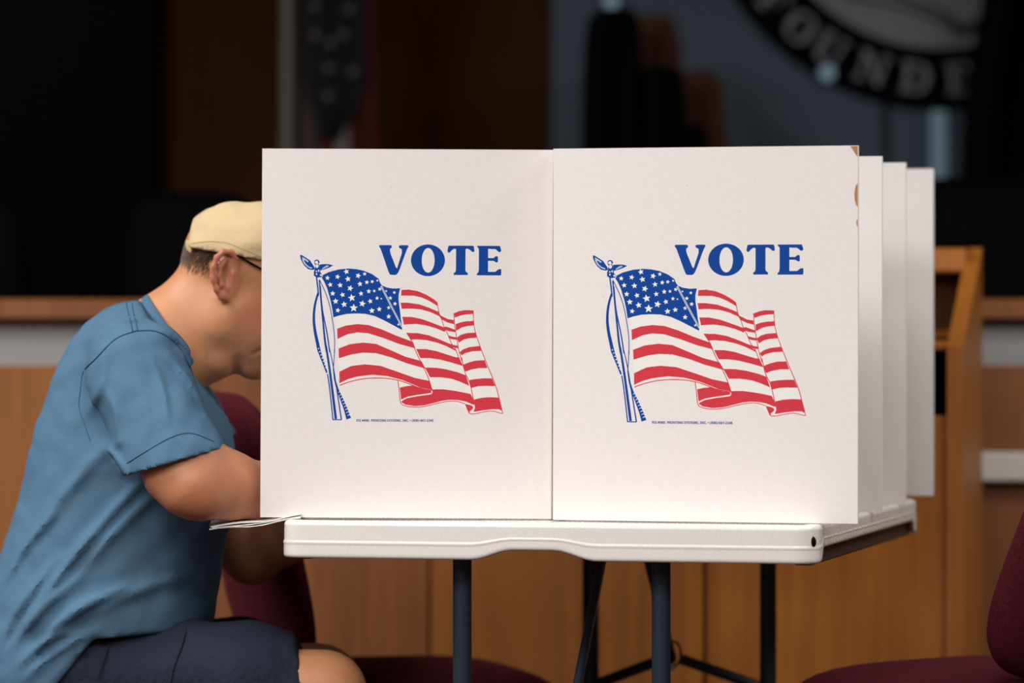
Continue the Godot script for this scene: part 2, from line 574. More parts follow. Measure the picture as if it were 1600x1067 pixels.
# ---------------------------------------------------------------- main
func _ready() -> void:
	rng.seed = 11
	# camera
	var cam := Camera3D.new()
	cam.name = "camera"
	var att := CameraAttributesPhysical.new()
	att.frustum_focal_length = 159.5
	att.frustum_focus_distance = 6.12
	att.frustum_near = 0.05
	att.frustum_far = 60.0
	att.exposure_aperture = 2.8
	cam.attributes = att
	add_child(cam)
	cam.fov = 8.603
	cam.position = Vector3(0, EYE, CAMZ)
	cam.rotation_degrees = Vector3(-0.311, 0, 0)
	cam.current = true
	# surroundings: the room is closed, nothing of the sky comes in
	var env := Environment.new()
	env.background_mode = Environment.BG_COLOR
	env.background_color = Color(0.02, 0.02, 0.025)
	env.tonemap_mode = Environment.TONE_MAPPER_LINEAR
	env.tonemap_exposure = 1.0
	env.sdfgi_enabled = true
	env.ssao_enabled = true
	env.ssil_enabled = true
	var we := WorldEnvironment.new()
	we.name = "environment"
	we.environment = env
	add_child(we)
	materials()
	lights()
	room()
	dais()
	lectern()
	table()
	booths()
	chairs()
	wall_things()
	person()
	papers()

func materials() -> void:
	M.wood = wood(Color8(128, 76, 28), Color8(160, 100, 42), 3)
	M.wood2 = wood(Color8(112, 64, 30), Color8(142, 86, 42), 9)
	M.wood_lectern = wood(Color8(150, 88, 32), Color8(186, 118, 46), 21)
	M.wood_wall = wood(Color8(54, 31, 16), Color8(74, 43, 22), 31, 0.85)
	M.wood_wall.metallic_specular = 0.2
	M.plastic = mat(Color8(222, 219, 213), 0.5)
	var pn := FastNoiseLite.new()
	pn.frequency = 0.12
	pn.seed = 4
	var pt := NoiseTexture2D.new()
	pt.width = 256; pt.height = 256; pt.seamless = true; pt.noise = pn
	M.plastic.roughness_texture = pt
	M.plastic.uv1_triplanar = true
	M.plastic.uv1_scale = Vector3(6, 6, 6)
	M.rail = mat(Color8(58, 40, 34), 0.55)
	M.leg = mat(Color8(36, 50, 60), 0.36, 0.2)
	M.black = mat(Color8(5, 5, 6), 0.7, 0.0, 0.15)
	M.black_gloss = mat(Color8(3, 3, 4), 0.4, 0.0, 0.1)
	M.paper = mat(paper_color(), 0.85, 0.0, 0.3)
	M.kraft = mat(Color8(176, 128, 78), 0.9, 0.0, 0.3)
	M.grey_band = mat(Color8(146, 144, 142), 0.7)
	M.white_band = mat(Color8(215, 208, 198), 0.7)
	M.maroon = mat(Color8(112, 38, 52), 0.95, 0.0, 0.25)
	var fab := noise_image(192, 192, 9.0, 9.0, Color8(120, 118, 120), Color8(255, 255, 255), 8, 5, 0.8)
	M.maroon.albedo_texture = fab
	M.maroon.uv1_triplanar = true
	M.maroon.uv1_scale = Vector3(5, 5, 5)
	M.maroon.rim_enabled = true
	M.maroon.rim = 0.25
	M.maroon.rim_tint = 1.0
	M.chrome = mat(Color8(150, 152, 156), 0.3, 0.9)
	M.wall_grey = mat(Color8(86, 98, 110), 0.8, 0.0, 0.2)
	M.navy = mat(Color8(4, 6, 12), 0.8, 0.0, 0.15)
	M.seal_grey = mat(Color8(134, 134, 142), 0.7)
	M.steel = mat(Color8(178, 222, 240), 0.35, 0.1)  # pale blue colour carries the daylight that bare metal would reflect
	M.skin = mat(Color.WHITE, 0.5, 0.0, 0.45)
	M.skin.vertex_color_use_as_albedo = true
	M.skin.subsurf_scatter_enabled = true
	M.skin.subsurf_scatter_strength = 0.10
	weave(M.skin, 24, 0.10, 16.0, 0.16)
	M.shirt = mat(Color8(84, 116, 140), 0.95, 0.0, 0.15)
	M.shirt.albedo_texture = noise_image(256, 256, 7.0, 7.0, Color8(214, 218, 222), Color8(255, 255, 255), 12, 5, 0.75)
	M.shirt.uv1_triplanar = true
	weave(M.shirt, 21, 0.06, 11.0, 0.12)
	M.seam = mat(Color8(44, 72, 96), 0.95)
	M.collar = mat(Color8(66, 100, 126), 0.95)
	M.shorts = mat(Color8(40, 44, 56), 0.92, 0.0, 0.2)
	weave(M.shorts, 23, 0.05, 6.0, 0.4)
	M.shorts_seam = mat(Color8(22, 24, 32), 0.95)
	M.cap = mat(Color8(194, 172, 134), 0.92, 0.0, 0.2)
	weave(M.cap, 22, 0.08, 9.0, 0.25)
	M.cap_edge = mat(Color8(190, 168, 118), 0.9)
	M.hair = mat(Color8(104, 86, 72), 0.7)
	M.carpet = mat(Color8(70, 44, 44), 0.97)
	M.ceiling = mat(Color8(130, 128, 124), 0.9)
	M.side_wall = mat(Color8(84, 74, 64), 0.9)

func weave(m: StandardMaterial3D, sd: int, freq: float, scale: float, strength: float) -> void:    # fine relief of cloth or skin
	var nz := FastNoiseLite.new()
	nz.seed = sd
	nz.frequency = freq
	nz.fractal_octaves = 4
	var t := NoiseTexture2D.new()
	t.width = 256; t.height = 256
	t.seamless = true
	t.as_normal_map = true
	t.bump_strength = 6.0
	t.noise = nz
	m.normal_enabled = true
	m.normal_texture = t
	m.normal_scale = strength
	m.uv1_triplanar = true
	m.uv1_scale = Vector3(scale, scale, scale)

func lights() -> void:
	# recessed ceiling panels over the public side of the room
	for spec in [[-2.3, 2.3, 11.5, "nearest the left wall, left of the voting table"], [-2.3, 0.2, 10.0, "left of and behind the voting table"], [0.0, 3.1, 6.0, "in front of the voting table"], [2.3, 3.1, 5.0, "nearest the right wall, in front of the table"], [2.3, 0.2, 5.0, "right of and behind the voting table"], [-2.3, 5.2, 5.5, "nearest the camera, on the left"], [0.0, 5.2, 3.0, "straight above the camera"]]:
		var t := thing("ceiling_light", "white square ceiling light panel %s" % spec[3], "ceiling light", Vector3(spec[0], 2.96, spec[1]), 0.0, "ceiling light panels")
		var fr := st_new()
		for k in 4:
			var b := Basis(Vector3.UP, PI / 2 * k)
			add_box(fr, Vector3(1.6, 0.04, 0.03), Transform3D(b, b * Vector3(0, 0, 0.785)), 0.005)
		obj("frame", done(fr), M.chrome, t)
		var em := mat(Color8(240, 240, 236), 0.8)
		em.emission_enabled = true
		em.emission = Color(1.0, 0.99, 0.982)
		em.emission_energy_multiplier = 1.5
		obj("diffuser", box(Vector3(1.53, 0.01, 1.53), Transform3D(Basis(), Vector3(0, 0.008, 0)), 0.002), em, t)
		var l := AreaLight3D.new()
		l.name = "panel_light"
		l.area_size = Vector2(1.5, 1.5)
		l.light_energy = spec[2]
		l.light_color = Color(1.0, 0.99, 0.982)
		l.area_range = 14.0
		l.shadow_enabled = true
		t.add_child(l)
		l.rotation_degrees = Vector3(-90, 0, 0)
		l.position = Vector3(0, -0.004, 0)

func room() -> void:
	struct("floor", box_between(Vector3(-4.6, -0.1, -5.1), Vector3(4.6, 0.0, 9.1)), M.carpet)
	struct("ceiling", box_between(Vector3(-4.6, 2.98, -5.1), Vector3(4.6, 3.08, 9.1)), M.ceiling)
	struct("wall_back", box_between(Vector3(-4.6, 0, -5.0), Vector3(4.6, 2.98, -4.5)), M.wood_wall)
	struct("wall_front", box_between(Vector3(-4.6, 0, 9.0), Vector3(4.6, 2.98, 9.1)), M.side_wall)
	struct("wall_left", box_between(Vector3(-4.6, 0, -4.5), Vector3(-4.5, 2.98, 9.0)), M.side_wall)
	struct("wall_right", box_between(Vector3(4.5, 0, -4.5), Vector3(4.6, 2.98, 9.0)), M.side_wall)

func dais() -> void:
	# council bench: wooden cap board, pale recessed band, wooden front boards
	var z := CAMZ - 8.0
	var y := func(py: float) -> float: return EYE - (py - 495.0) * 8.0 / FOCAL
	var t := thing("council_bench", "long wooden council bench with pale grey inset band behind the voting table", "bench", Vector3(0, 0, z))
	obj("cap_board", box_between(Vector3(-3.2, y.call(499), -0.6), Vector3(3.2, y.call(467), 0.03)), M.wood2, t)
	obj("inset_band", box_between(Vector3(-3.18, y.call(572), -0.12), Vector3(3.18, y.call(499), -0.01), 0.001), M.grey_band, t)
	var x := -3.2
	var i := 0
	var seam: float = (672.0 - 800.0) * 8.0 / FOCAL
	var widths := []
	var xs := []
	var s := seam
	while s > -3.2:
		xs.push_front(s); s -= 0.62
	s = seam + 0.62
	while s < 3.2:
		xs.append(s); s += 0.62
	xs.push_front(-3.2); xs.append(3.2)
	for k in xs.size() - 1:
		if xs[k + 1] - xs[k] < 0.05: continue
		obj("front_board", box_between(Vector3(xs[k] + 0.002, 0.1, -0.05), Vector3(xs[k + 1] - 0.002, y.call(571.0), 0.0 if k % 2 else -0.004), 0.003), M.wood if k % 2 else M.wood2, t)
	obj("plinth", box_between(Vector3(-3.15, 0.0, -0.1), Vector3(3.15, 0.1, -0.03)), M.black, t)
	# pale ledge low on the right
	obj("ledge", box_between(Vector3((1520.0 - 800.0) * 8.0 / FOCAL, y.call(752), 0.0), Vector3(3.2, y.call(706), 0.03)), M.white_band, t)

func lectern() -> void:
	var near := 7.2
	var yaw := -deg_to_rad(10.0)
	var right := P(1505, 600, near)
	var left := P(1081, 600, near)
	var w := (right.x - left.x) / cos(yaw)
	# origin at the near right corner, own x to the left is negative, own z away is negative
	var t := thing("lectern", "open-backed orange-brown wooden lectern with slanted sides beside the cardboard screens", "lectern", Vector3(right.x, 0, right.z), yaw)
	var ytop: float = P(1533, 387, 7.6).y
	var yfront: float = P(1495, 541, near).y
	var dep := 0.42
	for sd in [0.0, -w + 0.02]:
		var st := st_new()
		var prof := [Vector2(0, 0), Vector2(0, yfront), Vector2(-dep, ytop), Vector2(-dep, 0)]
		var a := []
		var b := []
		for q in prof:
			a.append(Vector3(sd, q.y, q.x)); b.append(Vector3(sd - 0.026, q.y, q.x))
		quad(st, a[0], a[1], a[2], a[3])
		quad(st, b[3], b[2], b[1], b[0])
		for k in 4:
			var k2 := (k + 1) % 4
			quad(st, a[k2], a[k], b[k], b[k2])
		obj("side_panel", done(st), M.wood_lectern, t)
	obj("back_panel", box_between(Vector3(-w + 0.02, 0.02, -dep), Vector3(-0.02, ytop, -dep + 0.02)), M.wood_wall, t)  # darker wood here puts the shade of the recess into the colour
	obj("top_rail", box_between(Vector3(-w + 0.02, ytop - 0.042, -dep + 0.018), Vector3(-0.02, ytop - 0.002, -dep + 0.075)), M.wood_lectern, t)
	var yshelf: float = P(1470, 512, 7.4).y
	obj("reading_shelf", box(Vector3(w - 0.04, 0.015, 0.34), Transform3D(Basis(Vector3.RIGHT, 0.05), Vector3(-w / 2, yshelf - 0.02, -dep + 0.23)), 0.003), M.wood_lectern, t)
	var ylow: float = P(1480, 650, near).y
	obj("front_panel", box_between(Vector3(-w + 0.02, 0.05, -0.03), Vector3(-0.02, ylow, -0.008)), M.wood_lectern, t)
	obj("equipment_shelf", box_between(Vector3(-w + 0.02, ylow - 0.02, -dep + 0.02), Vector3(-0.02, ylow - 0.002, -0.03)), M.wood_lectern, t)
	var e := thing("equipment_box", "black equipment box standing in the opening of the wooden lectern", "equipment", Vector3(right.x, ylow, right.z) + Basis(Vector3.UP, yaw) * Vector3(-0.03, 0, -0.06), yaw)
	var yb: float = P(1470, 528, near).y - ylow
	obj("case", box_between(Vector3(-0.28, 0.0, -0.2), Vector3(0.0, yb - 0.012, 0.03), 0.004), M.black_gloss, e)
	obj("lid", box_between(Vector3(-0.285, yb - 0.012, -0.2), Vector3(0.002, yb, 0.034), 0.003), M.black, e)

# ---------------------------------------------------------------- the folding table
const TABLE_TURN := 13.5
var table_xf: Transform3D
const TABLE_W := 0.733
const TABLE_L := 0.92
const TABLE_H := 0.738
func table() -> void:
	# own axes: x along the near end (0 .. W), -z along the length; y = 0 at the floor
	var yaw := -deg_to_rad(TABLE_TURN)
	var origin := Vector3(-0.314, 0, CAMZ - 6.125)
	var t := thing("folding_table", "white plastic folding table with dark metal legs carrying the cardboard screens", "table", origin, yaw)
	table_xf = Transform3D(Basis(Vector3.UP, yaw), origin)
	# perimeter with rounded corners; skirt depth varies along it
	var ring := []           # [pos2 (x, z), normal2, skirt depth]
	var rad := 0.028
	var W := TABLE_W
	var L := TABLE_L
	var skirt := func(side: int, s: float, length: float) -> float:
		var e := minf(s, length - s)
		if side % 2 == 0:      # ends: arch in the middle
			var off := absf(s - length * 0.478)
			return 0.049 - 0.0135 * smoothstep(0.086, 0.028, off)
		return 0.049 - 0.019 * smoothstep(0.012, 0.03, e)
	var corners := [Vector2(0, 0), Vector2(W, 0), Vector2(W, -L), Vector2(0, -L)]
	for side in 4:
		var a: Vector2 = corners[side]
		var b: Vector2 = corners[(side + 1) % 4]
		var dir := (b - a).normalized()
		var nrm := Vector2(-dir.y, dir.x)      # outward
		if nrm.dot((a + b) / 2.0 - Vector2(W / 2, -L / 2)) < 0.0: nrm = -nrm
		var length := a.distance_to(b)
		var steps := 60
		for i in steps + 1:
			var s := lerpf(rad, length - rad, float(i) / steps)
			ring.append([a + dir * s, nrm, skirt.call(side, s - rad, length - 2 * rad)])
		var nd: Vector2 = (corners[(side + 2) % 4] - b).normalized()
		var cc: Vector2 = b - dir * rad + nd * rad
		for i in range(1, 6):
			var nn := nrm.slerp(dir, i / 6.0).normalized()
			ring.append([cc + nn * rad, nn, 0.049])
	var st := st_new()
	st.set_smooth_group(0)
	# (outset, drop as share of the skirt or absolute)
	var prof := func(r: Array) -> Array:
		var p: Vector2 = r[0]
		var n: Vector2 = r[1]
		var h: float = r[2]
		var v := func(o: float, y: float) -> Vector3: return Vector3(p.x + n.x * o, TABLE_H - y, p.y + n.y * o)
		return [v.call(-0.022, 0.0), v.call(-0.020, -0.0015), v.call(-0.006, -0.0015), v.call(-0.0015, 0.0005), v.call(0.0, 0.004), v.call(0.0, 0.0055), v.call(0.0004, h * 0.50), v.call(0.0004, h * 0.52), v.call(0.0014, h * 0.55), v.call(0.0014, h * 0.60), v.call(0.0008, h * 0.63), v.call(0.0008, h * 0.66), v.call(0.0010, h - 0.007), v.call(0.0010, h - 0.004), v.call(0.0, h - 0.001), v.call(-0.004, h), v.call(-0.007, h - 0.001), v.call(-0.007, 0.012)]
	var n := ring.size()
	for i in n:
		var a: Array = prof.call(ring[i])
		var b: Array = prof.call(ring[(i + 1) % n])
		for k in a.size() - 1: quad(st, a[k], a[k + 1], b[k + 1], b[k])
	st.set_smooth_group(-1)
	var mid := Vector3(W / 2, TABLE_H, -L / 2)
	var midlow := Vector3(W / 2, TABLE_H - 0.012, -L / 2)
	for i in n:
		var a: Array = prof.call(ring[i])
		var b: Array = prof.call(ring[(i + 1) % n])
		tri(st, mid, a[0], b[0])
		tri(st, midlow, b[-1], a[-1])
	obj("tabletop", done(st), M.plastic, t)
	# rails under the long sides
	for x in [0.022, W - 0.022]:
		obj("side_rail", box_between(Vector3(x - 0.012, TABLE_H - 0.052, -L + 0.03), Vector3(x + 0.012, TABLE_H - 0.013, -0.03), 0.002), M.rail, t)
	for x in [W - 0.006]:
		var pl := SphereMesh.new()
		pl.radius = 0.5; pl.height = 1.0; pl.radial_segments = 16; pl.rings = 8
		var o := obj("corner_plug", pl, M.black, t, Vector3(x, TABLE_H - 0.02, -0.003 if x < 0.1 else -0.012))
		o.scale = Vector3(0.009, 0.015, 0.008)
	# leg frames
	var cx := W / 2 + 0.010
	var hs := 0.137
	for end in 2:
		var z := -0.06 if end == 0 else -L + 0.06
		var inw := -1.0 if end == 0 else 1.0
		var top := TABLE_H - 0.013
		for s in [-1, 1]:
			var lg := obj("leg", tube([Vector3(cx + s * hs, 0.0, z), Vector3(cx + s * hs, top, z)], 0.0128, 16), M.leg, t)
			obj("foot_cap", tube([Vector3(cx + s * hs, 0.0, z), Vector3(cx + s * hs, 0.03, z)], 0.016, 14), M.black, lg)
		obj("cross_tube", tube([Vector3(cx - 0.3, top - 0.012, z), Vector3(cx + 0.3, top - 0.012, z)], 0.012, 12), M.leg, t)
		# Y brace: two arms from the legs to a ring, one strut up to the middle of the top
		var joint := Vector3(cx, 0.5 if end == 1 else 0.46, z + inw * 0.05)
		for s in [-1, 1]:
			obj("brace_arm", tube([Vector3(cx + s * (hs - 0.008), joint.y - 0.045, z), joint + Vector3(s * 0.012, 0, 0)], 0.0085, 10), M.leg, t)
		obj("strut", tube([joint, Vector3(cx, top - 0.004, z + inw * 0.3)], 0.0095, 10, false, 0.7), M.leg, t)
		var rg := []
		for k in 20: rg.append(joint + Vector3(0.004 + cos(TAU * k / 20) * 0.010, 0.008 + sin(TAU * k / 20) * 0.018, 0.006))
		obj("lock_ring", tube(rg, 0.002, 8, true), M.leg, t)
		obj("rivet", tube([joint + Vector3(0, -0.012, 0.0), joint + Vector3(0, -0.012, 0.016)], 0.006, 10), M.steel, t)
	# hinge tube in the middle
	obj("spine_tube", tube([Vector3(cx, top_y() - 0.01, -0.25), Vector3(cx, top_y() - 0.01, -L + 0.25)], 0.01, 10), M.leg, t)

func top_y() -> float: return TABLE_H - 0.013

# ---------------------------------------------------------------- cardboard voting screens
const BOARD := 0.006
func board(a: Vector3, b: Vector3, height: float, lean: float, printed: bool, parent: Node, called: String, flip := false) -> void:
	# a standing sheet from a to b (feet); its outer face carries the print and looks along (b - a) x up
	var x := (b - a)
	x.y = 0
	var len := x.length()
	x = x.normalized()
	var n := x.cross(Vector3.UP)
	if flip: n = -n
	var tilt := Vector3.UP + x * lean
	var q := func(u: float, v: float, w: float) -> Vector3: return a + x * len * u + Vector3(0, (b.y - a.y) * u, 0) + tilt * height * v - n * BOARD * (1.0 - w)
	var st := SurfaceTool.new()
	st.begin(Mesh.PRIMITIVE_TRIANGLES)
	st.set_smooth_group(-1)
	var f := [[0, 0], [0, 1], [1, 1], [1, 0]]
	if flip: f.reverse()
	for k in [0, 1, 2, 0, 2, 3]:
		st.set_uv(Vector2(f[k][0] if not flip else 1.0 - f[k][0], 1.0 - f[k][1]))
		st.add_vertex(q.call(f[k][0], f[k][1], 1.0))
	st.generate_normals()
	var face := st.commit()
	var st2 := st_new()
	quad(st2, q.call(0, 0, 0), q.call(1, 0, 0), q.call(1, 1, 0), q.call(0, 1, 0))
	quad(st2, q.call(0, 0, 0), q.call(0, 1, 0), q.call(0, 1, 1), q.call(0, 0, 1))
	quad(st2, q.call(1, 0, 0), q.call(1, 0, 1), q.call(1, 1, 1), q.call(1, 1, 0))
	quad(st2, q.call(0, 1, 0), q.call(1, 1, 0), q.call(1, 1, 1), q.call(0, 1, 1))
	quad(st2, q.call(0, 0, 0), q.call(0, 0, 1), q.call(1, 0, 1), q.call(1, 0, 0))
	st2.generate_normals()
	var mesh := face
	mesh = st2.commit(mesh)
	var o := MeshInstance3D.new()
	o.mesh = mesh
	o.name = called
	parent.add_child(o, true)
	o.set_surface_override_material(0, M.printed if printed else M.sheet)
	o.set_surface_override_material(1, M.sheet)
	if printed:
		var tm := TextMesh.new()
		var sf := SystemFont.new()
		sf.font_names = PackedStringArray(["Droid Sans"])
		sf.font_weight = 700
		tm.font = sf
		tm.text = "PSI #985  PRINTING SYSTEMS, INC. • (800) 661-2345"
		tm.font_size = 32
		tm.depth = 0.0
		tm.pixel_size = 0.001
		var bw := tm.get_aabb().size.x
		var want := 120.0 / 454.0 * len
		tm.pixel_size = 0.001 * want / maxf(bw, 1e-4)
		var c: Vector3 = q.call((619.5 - 410.0) / 454.0, 1.0 - (656.0 - 233.0) / 575.0, 1.0)
		var tt := obj("printed_line", tm, M.blue_ink, o)
		tt.transform = Transform3D(Basis(x, Vector3.UP, x.cross(Vector3.UP)), c + n * 0.0003)

func booths() -> void:
	var tex := draw_print()
	M.printed = mat(Color.WHITE, 0.8, 0.0, 0.3)
	M.printed.albedo_texture = tex
	M.printed.texture_repeat = false
	M.blue_ink = mat(Color8(8, 66, 148), 0.8)
	M.sheet = mat(paper_color(), 0.85, 0.0, 0.3)
	var g := "cardboard voting screens on the folding table"
	var foot := TABLE_H + 0.0025
	var at := func(x: float, d: float) -> Vector3: return Vector3(x, foot, CAMZ - d)
	var a := thing("voting_screen", "white folded cardboard voting screen printed VOTE, open towards the man in the cap", "voting screen", Vector3.ZERO, 0.0, g)
	board(P(406.5, 808, 6.157), P(861, 810.5, 6.153), 0.5, 0.006, true, a, "side_panel")
	board(at.call(0.049, 6.162), at.call(0.10, 6.66), 0.5, 0.0, false, a, "back_panel", true)
	board(at.call(-0.24, 6.675), at.call(0.097, 6.665), 0.5, 0.0, false, a, "side_panel")
	var b := thing("voting_screen", "white folded cardboard voting screen printed VOTE with a torn brown corner, on the right", "voting screen", Vector3.ZERO, 0.0, g)
	var b0 := P(864, 811, 6.118)
	var b1 := P(1340, 818.5, 6.0)
	b0.y = foot; b1.y = foot
	board(b0, b1, 0.5, 0.001, true, b, "side_panel")
	board(at.call(0.059, 6.126), at.call(0.128, 6.51), 0.5, 0.0, false, b, "back_panel", true)
	board(at.call(0.130, 6.51), at.call(0.5216, 6.40), 0.5, 0.0, false, b, "side_panel")
	# worn places where the white facing has come off the right edge: brown core
	var up := Vector3.UP
	var xd := (b1 - b0).normalized()
	var nn := xd.cross(up)
	for w in [[1330, 229, 1340.8, 229, 1340.8, 246, 1338, 242], [1340.8, 287, 1338, 291, 1336, 303, 1336.5, 312, 1338.5, 320, 1340.8, 324], [1340.8, 342, 1339, 346, 1339.2, 352, 1340.8, 356]]:
		var st := st_new()
		var pts := []
		for i in range(0, w.size(), 2):
			var u: float = (w[i] - 866.0) / 475.0
			var v: float = (818.5 - w[i + 1]) / 590.5
			pts.append(b0 + (b1 - b0) * u + up * 0.5 * v + nn * 0.0004)
		for i in range(1, pts.size() - 1): tri(st, pts[0], pts[i + 1], pts[i])
		obj("torn_spot", done(st), M.kraft, b)
	var c := thing("voting_screen", "plain narrow cardboard voting screen at the far right end of the table", "voting screen", Vector3.ZERO, 0.0, g)
	board(at.call(0.190, 6.777), at.call(0.578, 6.665), 0.5, 0.0, false, c, "side_panel")
	board(at.call(0.188, 6.785), at.call(0.255, 7.045), 0.5, 0.0, false, c, "back_panel", true)
	board(at.call(0.257, 7.05), at.call(0.644, 6.94), 0.5, 0.0, false, c, "side_panel")

# ---------------------------------------------------------------- chairs
func make_chair(label: String, at: Vector3, turn: float, seat_y := 0.5, back_off := 0.285, lean := 12.0) -> Node3D:
	# faces its own +x
	var t := thing("padded_chair", label, "chair", at, turn, "maroon padded chairs")
	var s := obj("seat", cushion(0.47, 0.47, 0.075, 0.45, 0.014), M.maroon, t, Vector3(0, seat_y - 0.05, 0))
	s.rotation = Vector3(PI / 2, 0, 0)
	var b := obj("backrest", cushion(0.46, 0.46, 0.06, 0.5, 0.012, 0.02), M.maroon, t, Vector3(-back_off, seat_y + 0.19, 0))
	b.basis = Basis(Vector3.BACK, deg_to_rad(lean)) * Basis(Vector3.UP, PI / 2)
	for sz in [-1, 1]:
		obj("leg", tube(smooth_line([Vector3(0.2, 0.0, sz * 0.22), Vector3(0.19, 0.3, sz * 0.215), Vector3(0.17, seat_y - 0.1, sz * 0.2)], 4), 0.011, 10), M.black, t)
		obj("leg", tube(smooth_line([Vector3(-0.28, 0.0, sz * 0.22), Vector3(-0.24, 0.25, sz * 0.215), Vector3(-0.225, seat_y - 0.08, sz * 0.21), Vector3(-back_off + 0.035, seat_y + 0.02, sz * 0.14)], 4), 0.011, 10), M.black, t)
		obj("seat_rail", tube([Vector3(-0.22, seat_y - 0.095, sz * 0.2), Vector3(0.19, seat_y - 0.095, sz * 0.2)], 0.01, 8), M.black, t)
	obj("stretcher", tube([Vector3(0.195, 0.2, -0.217), Vector3(0.195, 0.2, 0.217)], 0.008, 8), M.black, t)
	return t

func chairs() -> void:
	make_chair("maroon padded chair standing empty behind the man's outstretched arm", Vector3((612.0 - 800.0) * 6.95 / FOCAL, 0, CAMZ - 7.0), deg_to_rad(14.0), 0.485, 0.225)
	make_chair("maroon padded chair cut off by the right edge of the picture", Vector3(0.685, 0, CAMZ - 6.45), deg_to_rad(130.0), 0.525, 0.285, 27.0)
	make_chair("dark maroon chair half hidden behind the wooden lectern", Vector3(0.985, 0, CAMZ - 7.05), PI / 2 + 0.1, 0.37)
	make_chair("maroon padded chair under the man in the blue shirt", Vector3(-0.66, 0, CAMZ - 6.45), 0.0, 0.452)

# ---------------------------------------------------------------- the wall behind
func wall_things() -> void:
	var zw := -4.5
	var dw := CAMZ - zw
	# grey glass panel with steel fixings
	var g := thing("wall_panel", "blue-grey wall panel carrying the round seal", "wall panel", Vector3(0, 0, zw))
	var xl: float = P(862, 0, dw).x
	var xs: float = P(1383, 0, dw).x
	obj("panel_sheet", box_between(Vector3(xl, 0.9, 0.0), Vector3(xs - 0.008, 2.9, 0.03), 0.003), M.wall_grey, g)
	obj("panel_sheet", box_between(Vector3(xs + 0.008, 0.9, 0.0), Vector3(2.6, 2.9, 0.03), 0.003), M.wall_grey, g)
	# the seal
	var dz := dw - 0.05
	var cen := P(1470, -212, dz)
	var k := dz / FOCAL
	var s := thing("wall_seal", "large round navy and grey seal with lettering around its rim", "seal", Vector3(cen.x, cen.y, zw + 0.031))
	var disc := func(r0: float, r1: float, z0: float, z1: float) -> ArrayMesh:
		var st := st_new()
		for i in 96:
			var a := TAU * i / 96
			var b := TAU * (i + 1) / 96
			var p := func(an: float, r: float, z: float) -> Vector3: return Vector3(cos(an) * r, sin(an) * r, z)
			quad(st, p.call(a, r0, z1), p.call(b, r0, z1), p.call(b, r1, z1), p.call(a, r1, z1))
			quad(st, p.call(a, r1, z0), p.call(a, r1, z1), p.call(b, r1, z1), p.call(b, r1, z0))
			if r0 > 0.0: quad(st, p.call(b, r0, z0), p.call(b, r0, z1), p.call(a, r0, z1), p.call(a, r0, z0))
		return done(st)
	obj("rim", disc.call(288 * k, 384 * k, 0.0, 0.02), M.navy, s)
	obj("field", disc.call(0.0, 290 * k, 0.0, 0.012), M.seal_grey, s)
	var sf := SystemFont.new()
	sf.font_names = PackedStringArray(["Droid Serif"])
	sf.font_weight = 700
	for l in [["F", 51.0], ["O", 40.8], ["U", 31.0], ["N", 18.8], ["D", 6.8], ["E", -4.5]]:
		var tm := TextMesh.new()
		tm.font = sf
		tm.text = l[0]
		tm.font_size = 64
		tm.depth = 0.004
		tm.pixel_size = 1.05 * k
		var an := deg_to_rad(l[1])
		var o := obj("letter", tm, M.seal_grey, s, Vector3(-sin(an) * 337 * k, -cos(an) * 337 * k, 0.022))
		o.rotation.z = -an
	# dark hills and a river drawn in the field
	for w in [[[-140, -160], [-60, -205], [0, -230], [40, -262], [80, -235]], [[-150, -205], [-70, -220], [-10, -240], [40, -268]], [[20, -262], [70, -240], [120, -215], [180, -190]]]:
		var pts := []
		for q in w: pts.append(Vector3(q[0] * k, -q[1] * -1.0 * k, 0.013))
		obj("drawn_line", tube(smooth_line(pts, 5), 10 * k, 6, false, 0.3, Vector3.BACK), M.navy, s)
	# fixings
	for q in [[1291, 115], [955, 4]]:
		var b := P(q[0], q[1], dw - 0.06)
		var o := obj("wall_bolt", tube([Vector3.ZERO, Vector3(0, 0, 0.04)], 0.017, 16), M.steel, null, Vector3(b.x, b.y, zw + 0.03 + (0.02 if q[0] > 1000 else 0.0)))
		tag(o, "round steel fixing bolt at the edge of the navy seal" if q[0] > 1000 else "round steel fixing bolt above the dark draped flag", "bolt")
	var p0 := P(1468, 172, dw - 0.06)
	var post := thing("steel_post", "pale blue-grey steel strip on the wall below the seal", "post", Vector3(p0.x, 0, zw + 0.03))
	obj("strip", box_between(Vector3(-0.019, 1.25, 0), Vector3(0.019, p0.y, 0.02), 0.004), M.steel, post)
	obj("edge_strip", box_between(Vector3(0.021, 1.25, 0), Vector3(0.05, p0.y, 0.012), 0.003), M.wall_grey, post)
	# black screens
	var l0: float = P(243, 0, dw - 0.2).x
	var t := thing("display_screen", "large black switched-off display on the left of the wooden wall", "display", Vector3(l0, 0, zw + 0.001))
	obj("bezel", box_between(Vector3(-1.7, 0.95, 0.0), Vector3(0, 2.05, 0.09), 0.01), M.black, t)
	obj("screen", box_between(Vector3(-1.68, 0.97, 0.085), Vector3(-0.02, 2.03, 0.094), 0.002), M.black_gloss, t)
	# black curtain at the right
	var st := st_new()
	st.set_smooth_group(0)
	var edge := [[1536, -260], [1534, 0], [1518, 90], [1507, 170], [1502, 280], [1500, 480]]
	var cols := 60
	var line := func(v: float) -> Vector3:
		var f := v * (edge.size() - 1)
		var i := mini(int(f), edge.size() - 2)
		var e := Vector2(edge[i][0], edge[i][1]).lerp(Vector2(edge[i + 1][0], edge[i + 1][1]), f - i)
		return P(e.x, e.y, dw - 0.35)
